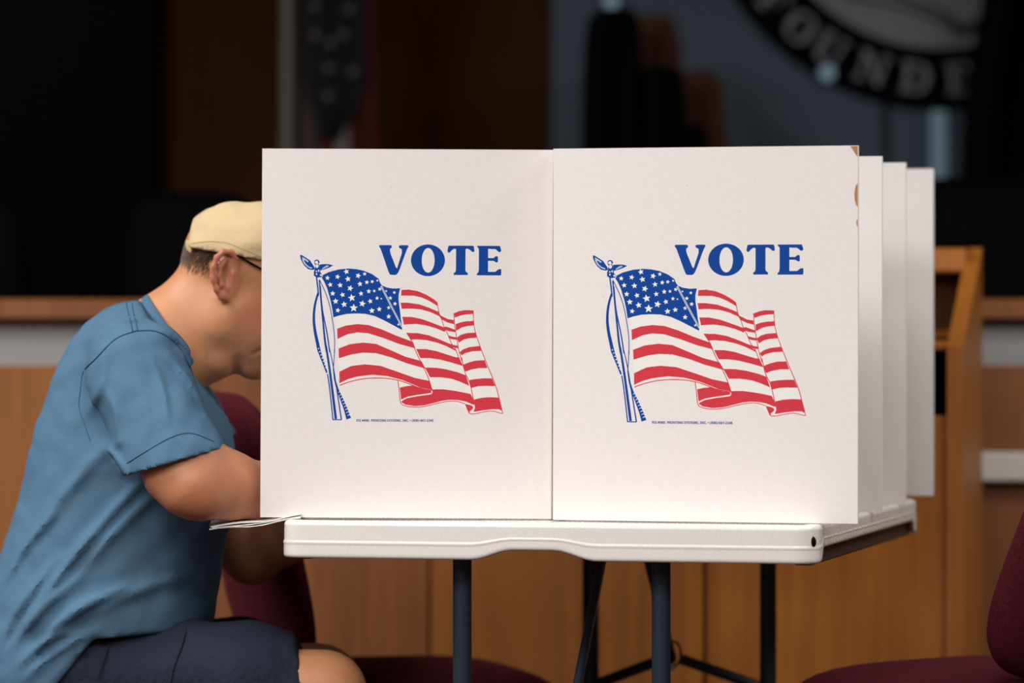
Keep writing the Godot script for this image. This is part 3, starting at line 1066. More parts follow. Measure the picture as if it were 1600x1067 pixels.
	for j in 20:
		for i in cols:
			var q := []
			for c in [[0, 0], [1, 0], [1, 1], [0, 1]]:
				var e: Vector3 = line.call(float(j + c[1]) / 20.0)
				var u := float(i + c[0]) / cols
				q.append(Vector3(lerpf(e.x, e.x * 0.0 + 2.3, u), e.y, zw + 0.35 + sin(u * 42.0) * 0.03))
			quad(st, q[0], q[1], q[2], q[3])
	var cur := thing("black_curtain", "black curtain gathered at the right of the round seal", "curtain")
	obj("cloth", done(st), M.black, cur)
	obj("curtain_rod", tube([Vector3(1.0, P(0, -262, dw - 0.35).y + 0.01, zw + 0.35), Vector3(2.4, P(0, -262, dw - 0.35).y + 0.01, zw + 0.35)], 0.012, 10), M.black, cur)
	# high-backed black chairs behind the bench
	for c in [[300, 300, "black high-backed chair behind the bench, beyond the man's cap"], [-70, 296, "black high-backed chair behind the bench at the far left"], [1555, 276, "black high-backed chair behind the bench at the right, below the curtain"]]:
		var b := P(c[0], c[1], 9.0)
		var ch := thing("office_chair", c[2], "chair", Vector3(b.x, 0, CAMZ - 9.0), 0.0, "black chairs behind the bench")
		var bk := obj("backrest", cushion(0.46 if c[0] > 1000 else 0.30, 0.75, 0.09, 0.4, 0.02), M.black, ch, Vector3(0, b.y - 0.375, 0))
		obj("seat", cushion(0.46, 0.46, 0.09, 0.4, 0.01), M.black, ch, Vector3(0, 0.46, -0.25)).rotation = Vector3(PI / 2, 0, 0)
		obj("column", tube([Vector3(0, 0.05, -0.25), Vector3(0, 0.44, -0.25)], 0.03, 12), M.black, ch)
		obj("back_bar", tube([Vector3(0, 0.44, -0.2), Vector3(0, 0.46, -0.06), Vector3(0, 0.6, -0.06)], 0.02, 8), M.black, ch)
		for i in 5:
			var an := TAU * i / 5
			obj("base_arm", tube([Vector3(0, 0.07, -0.25), Vector3(cos(an) * 0.2, 0.02, -0.25 + sin(an) * 0.2)], 0.02, 8), M.black, ch)
	flag()
	dark_flag()

func drape(outline: Array, d: float, thick: float, waves: float, z_amp: float) -> ArrayMesh:
	# hanging cloth: rows given as [py, left px, right px]; folds run down it; it has a front and a back
	var st := st_new()
	st.set_smooth_group(0)
	var rows := 24
	var cols := 36
	var pt := func(j: int, i: int, back: bool) -> Vector3:
		var f := float(j) / rows * (outline.size() - 1)
		var a := mini(int(f), outline.size() - 2)
		var e := Vector3(outline[a][0], outline[a][1], outline[a][2]).lerp(Vector3(outline[a + 1][0], outline[a + 1][1], outline[a + 1][2]), f - a)
		var u := float(i) / cols
		var p := P(lerpf(e.y, e.z, u), e.x, d)
		p.z += sin(u * waves + j * 0.07) * z_amp * sin(PI * u) + (sin(PI * u) * thick if not back else -sin(PI * u) * thick)
		return p
	for side in [false, true]:
		for j in rows:
			for i in cols:
				var q := [pt.call(j, i, side), pt.call(j, i + 1, side), pt.call(j + 1, i + 1, side), pt.call(j + 1, i, side)]
				if side: q.reverse()
				quad(st, q[0], q[1], q[2], q[3])
	return done(st)

func flag() -> void:
	var d := 10.0
	var base := P(449, 0, d)
	var f := thing("flag_stand", "national flag with stars and stripes hanging furled beside its grey pole", "flag")
	obj("pole", tube([Vector3(base.x, 0.02, base.z), Vector3(base.x, 2.4, base.z)], 0.0165, 14), mat(Color8(104, 103, 92), 0.6, 0.2), f)
	obj("pole_base", tube([Vector3(base.x, 0.0, base.z), Vector3(base.x, 0.03, base.z), Vector3(base.x, 0.06, base.z)], [0.16, 0.15, 0.03], 24), M.chrome, f)
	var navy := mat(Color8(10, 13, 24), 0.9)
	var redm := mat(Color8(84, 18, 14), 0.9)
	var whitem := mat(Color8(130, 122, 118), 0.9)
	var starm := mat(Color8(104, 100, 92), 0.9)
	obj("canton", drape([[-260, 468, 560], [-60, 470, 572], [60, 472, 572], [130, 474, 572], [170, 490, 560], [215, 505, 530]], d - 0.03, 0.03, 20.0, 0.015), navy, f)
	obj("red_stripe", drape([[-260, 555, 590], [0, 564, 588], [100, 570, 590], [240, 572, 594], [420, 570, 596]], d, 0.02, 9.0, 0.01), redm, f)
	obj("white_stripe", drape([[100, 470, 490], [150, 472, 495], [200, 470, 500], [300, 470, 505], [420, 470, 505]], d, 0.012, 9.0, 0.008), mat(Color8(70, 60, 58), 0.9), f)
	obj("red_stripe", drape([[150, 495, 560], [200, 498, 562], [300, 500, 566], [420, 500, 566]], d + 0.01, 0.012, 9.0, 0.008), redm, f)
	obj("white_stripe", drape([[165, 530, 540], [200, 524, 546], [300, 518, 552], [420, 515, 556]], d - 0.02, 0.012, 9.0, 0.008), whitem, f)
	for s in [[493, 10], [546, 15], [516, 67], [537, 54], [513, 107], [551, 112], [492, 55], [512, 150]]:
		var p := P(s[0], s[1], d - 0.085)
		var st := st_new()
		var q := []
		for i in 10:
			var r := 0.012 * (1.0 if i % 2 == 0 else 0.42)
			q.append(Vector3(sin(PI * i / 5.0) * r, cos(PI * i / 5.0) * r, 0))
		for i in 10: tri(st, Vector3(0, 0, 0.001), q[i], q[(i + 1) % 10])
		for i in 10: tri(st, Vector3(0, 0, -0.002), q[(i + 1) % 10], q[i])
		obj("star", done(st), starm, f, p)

func dark_flag() -> void:
	var d := 9.9
	var f := thing("draped_flag", "dark draped flag hanging in steps in front of the grey panel", "flag")
	var x: float = P(955, 0, d).x
	obj("pole", tube([Vector3(x, 0.02, CAMZ - d), Vector3(x, P(0, 30, d).y, CAMZ - d)], 0.014, 12), M.black, f)
	obj("pole_base", tube([Vector3(x, 0.0, CAMZ - d), Vector3(x, 0.03, CAMZ - d), Vector3(x, 0.06, CAMZ - d)], [0.16, 0.15, 0.03], 24), M.black, f)
	obj("cloth", drape([[14, 935, 990], [32, 918, 998], [70, 913, 1002], [130, 910, 1004], [230, 908, 1006], [460, 906, 1010]], d - 0.03, 0.04, 15.0, 0.01), M.black, f)
	obj("cloth_fold", drape([[104, 1010, 1055], [118, 1000, 1066], [170, 998, 1072], [230, 998, 1076], [460, 998, 1080]], d, 0.03, 12.0, 0.01), M.black, f)
	obj("cloth_fold", drape([[196, 1065, 1098], [212, 1060, 1106], [300, 1060, 1112], [460, 1060, 1112]], d, 0.03, 12.0, 0.01), M.black, f)
	var brown := mat(Color8(74, 40, 22), 0.9)  # brown sheets stand in for the shadow the flag throws on the panel
	obj("brown_shadow_sheet", drape([[24, 1000, 1045], [40, 990, 1058], [75, 990, 1064], [110, 990, 1066], [200, 1000, 1068]], d + 0.15, 0.02, 12.0, 0.01), brown, f)
	obj("brown_shadow_sheet", drape([[112, 1065, 1115], [130, 1060, 1130], [200, 1060, 1136], [300, 1060, 1140]], d + 0.15, 0.02, 12.0, 0.01), brown, f)

# ---------------------------------------------------------------- the voter
const MID := 6.45
var head_bones := []
var shirt_bones := []
var shorts_bones := []
func shirt_folds() -> Array:
	return [  # px line, width px, height m
		[[10, 905], [88, 800], [8, 0.005]], [[0, 1000], [95, 870], [10, 0.006]], [[20, 1010], [120, 905], [9, 0.006]], [[38, 975], [214, 760], [10, 0.007]],
		[[60, 1010], [150, 930], [9, 0.006]], [[90, 985], [200, 915], [9, 0.006]], [[120, 905], [245, 770], [11, 0.005]], [[150, 955], [300, 900], [12, 0.004]],
		[[30, 1040], [110, 985], [8, 0.006]], [[40, 1060], [150, 985], [7, 0.005]], [[110, 760], [190, 690], [12, 0.003]], [[60, 830], [140, 735], [12, 0.004]],
		[[165, 545], [140, 640], [10, 0.003]], [[150, 690], [205, 760], [9, 0.004]], [[255, 500], [320, 590], [7, 0.004]], [[240, 505], [300, 560], [7, 0.003]],
		[[235, 560], [262, 665], [7, 0.0025]], [[262, 555], [325, 650], [6, 0.003]], [[278, 545], [336, 640], [6, 0.003]], [[160, 600], [185, 690], [8, 0.003]], [[215, 600], [228, 690], [9, 0.002]]]

func fold_at(p: Vector3) -> float:
	if p.z < CAMZ - MID - 0.03: return 0.0
	var d := CAMZ - p.z
	var q := Vector2(800.0 + p.x * FOCAL / d, 495.0 + (EYE - p.y) * FOCAL / d)
	var s := 0.0
	for f in folds:
		var a: Vector2 = f[0]
		var ab: Vector2 = f[1]
		var t := clampf((q - a).dot(ab) / ab.length_squared(), 0.0, 1.0)
		var bow := ab.orthogonal().normalized() * sin(t * PI) * 7.0
		var e: float = q.distance_squared_to(a + ab * t + bow) / (f[2] * f[2])
		if e < 6.0: s += f[3] * exp(-e) * sin(PI * clampf(t * 0.8 + 0.1, 0.0, 1.0))
	s = s * 2.0 + fn.get_noise_3d(p.x, p.y, p.z * 0.6) * 0.005
	return s

var folds := []
var fn := FastNoiseLite.new()
func sleeve_post(p: Vector3, d: float, s: Array) -> float:
	if d < 0.05: d -= fold_at(p)
	var along: float = (p - s[0]).dot(s[1])
	d = maxf(d, along)
	var run: float = (p - s[0]).dot(s[3])
	d = maxf(d, minf(s[2] - ((p - s[0]) - s[3] * run).length(), run + 0.05))
	return d

func plain_post(p: Vector3, d: float) -> float:
	return d - fold_at(p) if d < 0.05 else d

func shirt_post(p: Vector3, d: float) -> float:
	if d < 0.05: d -= fold_at(p)
	# hem: above one plane or behind the other
	d = maxf(d, minf(hem1.distance_to(p), hem2.distance_to(p)))
	# neck opening
	var nv: float = (p - neck_cut[0]).dot(neck_cut[1])
	if nv > -0.02 and (p - neck_cut[0]).length() < 0.14: d = maxf(d, nv)
	return d

var hem1: Plane
var hem2: Plane
var sleeve_cut := []
var neck_cut := []

func person() -> void:
	var man := thing("person", "man in a blue t-shirt, dark shorts and a cream cap writing at the table", "person")
	fn.frequency = 14.0
	fn.fractal_octaves = 2
	for f in shirt_folds():
		folds.append([Vector2(f[0][0], f[0][1]), Vector2(f[1][0] - f[0][0], f[1][1] - f[0][1]), f[2][0] * 0.8, f[2][1]])
	# ---- torso and sleeves
	var spine := [[214, 549, 0.068], [208, 602, 0.102], [207, 660, 0.126], [208, 730, 0.142], [183, 850, 0.147], [160, 940, 0.152], [116, 1040, 0.154]]
	for side in [-1, 1]:
		for i in spine.size() - 1:
			var a: Array = spine[i]
			var b: Array = spine[i + 1]
			var wa := 0.03 if i == 0 else 0.042
			shirt_bones.append(bone(P(a[0], a[1], MID + side * wa), a[2], P(b[0], b[1], MID + side * 0.042), b[2]))
	var sh_r := P(220, 572, 6.25)
	var sh_l := P(220, 572, 6.65)
	shirt_bones.append(bone(P(207, 566, 6.29), 0.062, P(207, 566, 6.61), 0.062, 0.05))
	var hem_r := P(273, 721, 6.175)
	var hem_l := P(305, 715, 6.665)
	var sleeve_r := [bone(P(213, 580, 6.25), 0.069, hem_r, 0.065), bone(hem_r, 0.065, hem_r + (hem_r - sh_r) * 0.3, 0.067)]
	var sleeve_l := [bone(sh_l, 0.072, hem_l, 0.066), bone(hem_l, 0.066, hem_l + (hem_l - sh_l) * 0.3, 0.068)]
	var pln := func(a: Vector3, b: Vector3, up: bool) -> Plane:     # plane through a line of the picture, square to it
		var n := (b - a).cross(Vector3.BACK).normalized()
		if (n.y > 0) != up: n = -n
		return Plane(n, a)
	hem1 = pln.call(P(345, 972, MID), P(165, 984, MID), false)
	hem2 = pln.call(P(165, 984, MID), P(98, 1067, MID), false)
	sleeve_cut = [[hem_r, Vector3(0.278, -0.96, 0.0).normalized(), 0.0555, (hem_r - sh_r).normalized()], [hem_l, (hem_l - sh_l).normalized(), 0.058, (hem_l - sh_l).normalized()]]
	neck_cut = [P(264, 527, MID), (P(340, 490, MID) - P(245, 560, MID)).normalized()]
	var shirt := obj("shirt", net_mesh([net(shirt_bones, 0.022, Vector3(-0.86, 0.46, -0.78), Vector3(-0.28, 1.07, -0.02), 0.0062, shirt_post),
		net(sleeve_r, 0.02, Vector3(-0.66, 0.76, -0.36), Vector3(-0.34, 1.06, -0.02), 0.004, func(p: Vector3, d: float) -> float: return sleeve_post(p, d, sleeve_cut[0])),
		net(sleeve_l, 0.02, Vector3(-0.68, 0.74, -0.80), Vector3(-0.34, 1.06, -0.54), 0.0065, func(p: Vector3, d: float) -> float: return sleeve_post(p, d, sleeve_cut[1]))]), M.shirt, man)
	shirt.set_meta("label", "faded blue t-shirt")
	# seams sewn on the shirt
	var sewn: Array = shirt_bones + sleeve_r
	var seam := func(flat: Array, r: float, m: Material, called: String, parent: Node, bones: Array, post: Callable, k: float) -> void:
		var pts := []
		var line := []
		for i in range(0, flat.size(), 2): line.append(Vector2(flat[i], flat[i + 1]))
		for q in smooth_line(line, 8):
			var a := P(q.x, q.y, 5.9)
			pts.append(meet(a, (P(q.x, q.y, 6.9) - a).normalized(), bones, k, post))
		var run := [pts[0]]
		for i in range(1, pts.size() + 1):
			if i < pts.size() and pts[i].distance_to(run[-1]) < 0.03:
				run.append(pts[i])
			else:
				if run.size() > 2: obj(called, tube(run, r, 6), m, parent)
				if i < pts.size(): run = [pts[i]]
	seam.call([212, 517, 180, 530, 150, 560, 131, 580, 126, 610, 124, 635, 132, 662, 142, 690], 0.0011, M.seam, "armhole_seam", shirt, sewn, plain_post, 0.02)
	seam.call([212, 517, 240, 517, 262, 526, 282, 545, 296, 570, 306, 600], 0.0011, M.seam, "armhole_seam", shirt, sewn, plain_post, 0.02)
	seam.call([197, 473, 201, 490, 207, 517], 0.0007, M.seam, "shoulder_stitch", shirt, sewn, plain_post, 0.02)
	seam.call([206, 473, 209, 490, 215, 516], 0.0007, M.seam, "shoulder_stitch", shirt, sewn, plain_post, 0.02)
	seam.call([198, 724, 230, 704, 270, 682, 300, 677, 335, 690], 0.0007, M.seam, "sleeve_stitch", shirt, sewn, plain_post, 0.02)
	# ribbed collar round the neck
	var ax: Vector3 = neck_cut[1]
	var e1 := (P(326, 580, MID) - P(207, 468, MID)).normalized()
	e1 = (e1 - ax * e1.dot(ax)).normalized()
	var e2 := ax.cross(e1)
	var ring := []
	for i in 48:
		var an := TAU * i / 48
		ring.append(P(264, 526, MID) + e1 * cos(an) * (0.064 if cos(an) < 0 else 0.077) + e2 * sin(an) * 0.079 + ax * 0.006)
	obj("collar", tube(ring, 0.0075, 10, true, 0.45, ax), M.collar, shirt)
	# ---- shorts
	var pel := P(112, 1046, MID)
	for side in [-1, 1]:
		shorts_bones.append(bone(P(116, 1040, MID + side * 0.045), 0.124, P(150, 1054, MID + side * 0.05), 0.118))
	var hip_r := P(150, 1058, 6.36)
	var knee_r := P(502, 1084, 6.30)
	var hip_l := P(150, 1050, 6.54)
	var knee_l := P(500, 1070, 6.62)
	shorts_bones.append(bone(hip_r, 0.098, P(380, 1070, 6.32), 0.082))
	shorts_bones.append(bone(P(380, 1070, 6.32), 0.082, P(520, 1084, 6.30), 0.063))
	shorts_bones.append(bone(hip_l, 0.098, P(380, 1060, 6.60), 0.08))
	shorts_bones.append(bone(P(380, 1060, 6.60), 0.08, P(480, 1068, 6.62), 0.063))
	var cut_r := P(482, 1080, 6.30)
	var dir_r := Vector3(0.965, 0.22, 0.03).normalized()
	var cut_l := P(440, 1066, 6.61)
	var dir_l := Vector3(0.98, 0.15, -0.05).normalized()
	var shorts_post := func(p: Vector3, d: float) -> float:
		if d < 0.04: d -= fn.get_noise_3d(p.x * 0.7, p.y * 0.7, p.z * 0.7) * 0.007
		d = maxf(d, p.y - P(0, 950, MID).y)
		for c in [[cut_r, dir_r], [cut_l, dir_l]]:
			if absf(p.z - c[0].z) < 0.13:
				var al: float = (p - c[0]).dot(c[1])
				d = maxf(d, al)
		return d
	var shorts := obj("shorts", net_mesh([net(shorts_bones, 0.03, Vector3(-0.85, 0.38, -0.82), Vector3(-0.2, 0.72, -0.14), 0.0075, shorts_post)]), M.shorts, man)
	seam.call([290, 985, 283, 1010, 272, 1040, 266, 1066], 0.0012, M.shorts_seam, "pocket_seam", shorts, shorts_bones, shorts_post, 0.05)
	seam.call([172, 1000, 162, 1030, 152, 1060], 0.0012, M.shorts_seam, "pocket_seam", shorts, shorts_bones, shorts_post, 0.05)
	# ---- skin: head and neck, arms and hands, legs; one mesh
	head_bones = [
		egg(P(392, 404, MID), Vector3(0.096, 0.076, 0.076), -deg_to_rad(12)),
		egg(P(422, 470, MID), Vector3(0.048, 0.088, 0.062), -deg_to_rad(14), 0.03),
		bone(P(352, 508, MID - 0.034), 0.036, P(398, 556, MID - 0.016), 0.028, 0.03),
		bone(P(352, 508, MID + 0.034), 0.036, P(398, 556, MID + 0.016), 0.028, 0.03),
		bone(P(375, 480, MID - 0.036), 0.034, P(400, 520, MID - 0.030), 0.03, 0.02),
		bone(P(375, 480, MID + 0.036), 0.034, P(400, 520, MID + 0.030), 0.03, 0.02),
		bone(P(396, 566, MID - 0.012), 0.020, P(396, 566, MID + 0.012), 0.020, 0.012),
		bone(P(344, 558, MID - 0.026), 0.028, P(344, 558, MID + 0.026), 0.028, 0.014),
		bone(P(340, 488, MID), 0.060, P(250, 556, MID), 0.066, 0.03),
		bone(P(326, 442, MID), 0.038, P(262, 512, MID), 0.050, 0.03),
		bone(P(250, 556, MID), 0.066, P(205, 620, MID), 0.08, 0.04),
		bone(P(462, 446, MID), 0.009, P(478, 492, MID), 0.013, 0.012),
		bone(P(474, 496, MID - 0.012), 0.009, P(474, 496, MID + 0.012), 0.009, 0.008),
		bone(P(450, 425, MID - 0.03), 0.012, P(450, 425, MID + 0.03), 0.012, 0.02),
		bone(P(404, 548, MID - 0.026), 0.0035, P(436, 541, MID - 0.008), 0.007, 0.005),
		bone(P(404, 548, MID + 0.026), 0.0035, P(436, 541, MID + 0.008), 0.007, 0.005),
		bone(P(406, 557, MID - 0.022), 0.005, P(430, 553, MID), 0.009, 0.006),
		bone(P(406, 557, MID + 0.022), 0.005, P(430, 553, MID), 0.009, 0.006),
		bone(P(372, 566, MID - 0.05), 0.003, P(366, 594, MID - 0.02), 0.004, 0.012, true),
		ball(P(457, 450, MID - 0.032), 0.011, 0.012, true),
		ball(P(457, 450, MID + 0.032), 0.011, 0.012, true)]
	for s in [-1, 1]:       # ears: bowl, rim, inner ridge, lobe, tragus
		var e := func(px: float, py: float, out: float) -> Vector3: return P(px, py, MID + s * (0.071 + out))
		head_bones.append(egg(e.call(350, 430, 0.003), Vector3(0.019, 0.031, 0.006), deg_to_rad(8), 0.012))
		var rim := [[371, 412, 0.004], [370, 402, 0.008], [361, 394, 0.012], [349, 393, 0.015], [339, 402, 0.017], [333, 418, 0.018], [333, 436, 0.017], [338, 452, 0.014], [346, 465, 0.009]]
		for i in rim.size() - 1:
			head_bones.append(bone(e.call(rim[i][0], rim[i][1], rim[i][2]), 0.0040, e.call(rim[i + 1][0], rim[i + 1][1], rim[i + 1][2]), 0.0040, 0.004))
		head_bones.append(bone(e.call(348, 462, 0.008), 0.0060, e.call(352, 466, 0.006), 0.0050, 0.005))
		head_bones.append(egg(e.call(353, 430, 0.013), Vector3(0.0105, 0.017, 0.0095), deg_to_rad(8), 0.004, true))
		var anti := [[353, 405, 0.010], [346, 415, 0.012], [343, 430, 0.012], [347, 445, 0.010], [354, 451, 0.008]]
		for i in anti.size() - 1:
			head_bones.append(bone(e.call(anti[i][0], anti[i][1], anti[i][2]), 0.0032, e.call(anti[i + 1][0], anti[i + 1][1], anti[i + 1][2]), 0.0032, 0.004))
		head_bones.append(bone(e.call(364, 428, 0.006), 0.0042, e.call(362, 440, 0.006), 0.0040, 0.004))
	for s in [-1, 1]:       # the line of the mouth, cut along the surface
		var lip := []
		for q in [[392, 555], [399, 550], [408, 548], [420, 547], [432, 546]]:
			lip.append(meet(P(q[0], q[1], MID + s * 0.12), Vector3(0, 0, s), head_bones, 0.02))
		for i in lip.size() - 1: head_bones.append(bone(lip[i], 0.0022, lip[i + 1], 0.0024, 0.003, true))
	var tn := FastNoiseLite.new()
	tn.frequency = 30.0
	tn.fractal_octaves = 3
	var skin_tint := func(p: Vector3) -> Color:
		var d := CAMZ - p.z
		var q := Vector2(800.0 + p.x * FOCAL / d, 495.0 + (EYE - p.y) * FOCAL / d)
		var base := Color(0.54, 0.255, 0.112)
		var ruddy := Color(0.40, 0.125, 0.08)
		var blot := tn.get_noise_3dv(p) * 0.16
		var r := 0.22 + blot
		r += 0.6 * smoothstep(0.074, 0.082, absf(p.z - (CAMZ - MID))) * smoothstep(60.0, 40.0, q.distance_to(Vector2(350, 430)))
		r += 0.45 * exp(-q.distance_squared_to(Vector2(410, 500)) / 1800.0)
		if q.y > 690.0 and q.y < 1000.0: r += 0.25
		var c := base.lerp(ruddy, clampf(r, 0.0, 1.0))
		# beard shadow: grain of cut hair on the jaw
		if q.y > 520.0 and q.y < 600.0 and q.x > 320.0:
			var g := tn.get_noise_3dv(p * 9.0)
			c = c.lerp(Color(0.26, 0.17, 0.13), clampf(0.22 + g * 0.4, 0.0, 0.5))
		return c
	var parts := [net(head_bones, 0.02, Vector3(-0.60, 0.86, -0.58), Vector3(-0.26, 1.20, -0.32), 0.0032, null, skin_tint)]
	# arms
	var el_r := P(308, 770, 6.15)
	var wr_r := P(524, 782, 6.315)
	var el_l := P(392, 866, 6.65)
	var wr_l := P(596, 752, 6.50)
	var limbs := [
		bone(sh_r, 0.053, P(282, 735, 6.165), 0.050), bone(P(282, 735, 6.165), 0.050, P(300, 760, 6.15), 0.041), bone(P(300, 760, 6.15), 0.038, P(318, 776, 6.15), 0.025, 0.02),
		bone(P(306, 761, 6.15), 0.038, P(355, 763, 6.19), 0.0415, 0.02), bone(P(355, 763, 6.19), 0.0415, P(405, 768, 6.225), 0.039), bone(P(405, 768, 6.225), 0.039, wr_r, 0.027),
		bone(P(312, 715, 6.165), 0.030, P(362, 745, 6.19), 0.028, 0.03),
		bone(sh_l, 0.053, P(370, 835, 6.65), 0.045), bone(P(370, 835, 6.65), 0.045, el_l, 0.043), bone(el_l, 0.042, P(440, 838, 6.62), 0.041), bone(P(440, 838, 6.62), 0.041, wr_l, 0.027)]
	parts.append(net(limbs, 0.012, Vector3(-0.62, 0.58, -0.76), Vector3(-0.14, 1.0, -0.05), 0.005, null, skin_tint))
	# hands: palm, four fingers, thumb
	for hd in [[wr_r, Vector3(0.80, -0.10, -0.45), true], [wr_l, Vector3(0.92, -0.02, 0.38), false]]:
		var o: Vector3 = hd[0]
		var f: Vector3 = hd[1].normalized()
		var across := f.cross(Vector3.UP).normalized() * (-1.0 if hd[2] else 1.0)     # towards the thumb
		var up := Vector3.UP
		var hb := [bone(o, 0.024, o + f * 0.035, 0.022, 0.02), bone(o + f * 0.04 + across * 0.018, 0.014, o + f * 0.085 + across * 0.026, 0.012, 0.02), bone(o + f * 0.04 - across * 0.018, 0.014, o + f * 0.08 - across * 0.026, 0.011, 0.02), bone(o + f * 0.04, 0.015, o + f * 0.086, 0.012, 0.02)]
		for i in 4:
			var len: float = [0.068, 0.076, 0.070, 0.056][i]
			var side := across * (0.028 - 0.0187 * i)
			var k1 := o + f * 0.088 + side + up * 0.004
			var bend: float = (0.9 + 0.12 * i) if hd[2] else 0.25
			var k2: Vector3 = k1 + (f * cos(bend * 0.35) - up * sin(bend * 0.35)) * len * 0.45
			var k3: Vector3 = k2 + (f * cos(bend * 1.1) - up * sin(bend * 1.1)) * len * 0.32
			var k4: Vector3 = k3 + (f * cos(bend * 1.5) - up * sin(bend * 1.5)) * len * 0.26
			hb.append(bone(k1, 0.0095, k2, 0.0088, 0.004)); hb.append(bone(k2, 0.0088, k3, 0.008, 0.003)); hb.append(bone(k3, 0.008, k4, 0.007, 0.003))
		var t1 := o + f * 0.03 + across * 0.024
		var t2 := t1 + f * 0.034 + across * 0.024 - up * 0.006
		var t3 := t2 + f * 0.03 + across * 0.004 - up * 0.010
		hb.append(bone(t1, 0.013, t2, 0.0105, 0.01)); hb.append(bone(t2, 0.0105, t3, 0.0085, 0.003))
		parts.append(net(hb, 0.01, o - Vector3(0.1, 0.1, 0.14), o + Vector3(0.2, 0.08, 0.14), 0.0034, null, skin_tint))
	# legs
	var an_r := Vector3(knee_r.x + 0.02, 0.09, knee_r.z)
	var an_l := Vector3(knee_l.x + 0.06, 0.09, knee_l.z)
	var legs := [bone(P(360, 1072, 6.31), 0.068, knee_r, 0.053), bone(knee_r, 0.053, knee_r.lerp(an_r, 0.35) + Vector3(-0.012, 0, 0), 0.054), bone(knee_r.lerp(an_r, 0.35) + Vector3(-0.012, 0, 0), 0.054, an_r, 0.034), bone(knee_r + Vector3(0.012, 0.006, 0.0), 0.044, knee_r + Vector3(0.012, -0.03, 0), 0.038, 0.02),
		bone(P(340, 1062, 6.60), 0.066, knee_l, 0.053), bone(knee_l, 0.053, knee_l.lerp(an_l, 0.35) + Vector3(-0.012, 0, 0), 0.054), bone(knee_l.lerp(an_l, 0.35) + Vector3(-0.012, 0, 0), 0.054, an_l, 0.034)]
	parts.append(net(legs, 0.03, Vector3(-0.42, 0.05, -0.74), Vector3(-0.12, 0.62, -0.2), 0.008, null, skin_tint))
	var body := obj("body", net_mesh(parts), M.skin, man)
	# shoes and socks
	for a in [an_r, an_l]:
		var sh := [bone(Vector3(a.x - 0.03, 0.05, a.z), 0.045, Vector3(a.x + 0.06, 0.045, a.z), 0.045), bone(Vector3(a.x + 0.06, 0.045, a.z), 0.045, Vector3(a.x + 0.16, 0.035, a.z), 0.035)]
		obj("shoe", net_mesh([net(sh, 0.02, Vector3(a.x - 0.1, 0.0, a.z - 0.06), Vector3(a.x + 0.22, 0.12, a.z + 0.06), 0.007, func(p: Vector3, d: float) -> float: return maxf(d, 0.008 - p.y))]), M.black, man)
		obj("sock", tube([Vector3(a.x, 0.07, a.z), Vector3(a.x - 0.002, 0.16, a.z)], [0.04, 0.043], 16), M.paper, man)
	# ---- cap
	var cap_bones := [egg(P(394, 400, MID), Vector3(0.116, 0.0765, 0.084), -deg_to_rad(5))]
	var low := (P(410, 408, MID) - P(298, 388, MID)).cross(Vector3.BACK).normalized()
	if low.y > 0: low = -low
	var cap_low := Plane(low, P(298, 387, MID))
	var cap_back := Plane(Vector3(-1, 0.06, 0).normalized(), P(299, 365, MID))
	var smax := func(a: float, b: float, k: float) -> float:
		var h := maxf(k - absf(a - b), 0.0) / k
		return maxf(a, b) + h * h * k * 0.25
	var cap_post := func(p: Vector3, d: float) -> float:
		if d < 0.03: d -= fn.get_noise_3d(p.x * 0.8, p.y * 1.3, p.z * 0.8) * 0.007
		d = smax.call(d, cap_back.distance_to(p), 0.007)
		d = maxf(d, cap_low.distance_to(p))
		return d
	var cap := obj("cap", net_mesh([net(cap_bones, 0.02, P(280, 440, MID) + Vector3(0, 0, -0.1), P(540, 300, MID) + Vector3(0, 0, 0.1), 0.0034, cap_post)]), M.cap, man)
	cap.set_meta("label", "cream cotton baseball cap")
	seam.call([299, 380, 330, 377, 360, 381, 409, 401], 0.0007, M.cap_edge, "band_stitch", cap, cap_bones, cap_post, 0.02)
	# brim
	var brim := st_new()
	brim.set_smooth_group(0)
	var bo := P(492, 417, MID)
	var bf := (P(410, 408, MID) - P(298, 388, MID)).normalized()
	var bu := Vector3.BACK.cross(bf)
	for i in 16:
		for j in 6:
			for lay in 2:
				var q := []
				for c in [[0, 0], [1, 0], [1, 1], [0, 1]]:
					var u := (float(i + c[0]) / 16.0) * 2.0 - 1.0
					var v := float(j + c[1]) / 6.0
					var inner := sqrt(maxf(0.0, 1.0 - u * u * 0.8)) * 0.03 - 0.03
					var outer := sqrt(maxf(0.0, 1.0 - u * u * 0.95)) * 0.085 - 0.02
					q.append(bo + bf * lerpf(inner, outer, v) + Vector3.BACK * u * 0.078 - bu * (u * u * 0.018 + v * 0.006) - bu * 0.003 * lay)
				if lay == 0: q.reverse()
				quad(brim, q[0], q[1], q[2], q[3])
	obj("brim", done(brim), M.cap, cap)
	obj("back_strap", tube(smooth_line([P(300, 388, MID - 0.045), P(293, 384, MID - 0.03), P(291, 383, MID), P(293, 384, MID + 0.03), P(300, 388, MID + 0.045)], 5), 0.008, 8, false, 0.2), M.cap_edge, cap)
	# ---- short hair below the cap
	var hs := st_new()
	var axis := low * -1.0
	var hc := P(385, 400, MID)
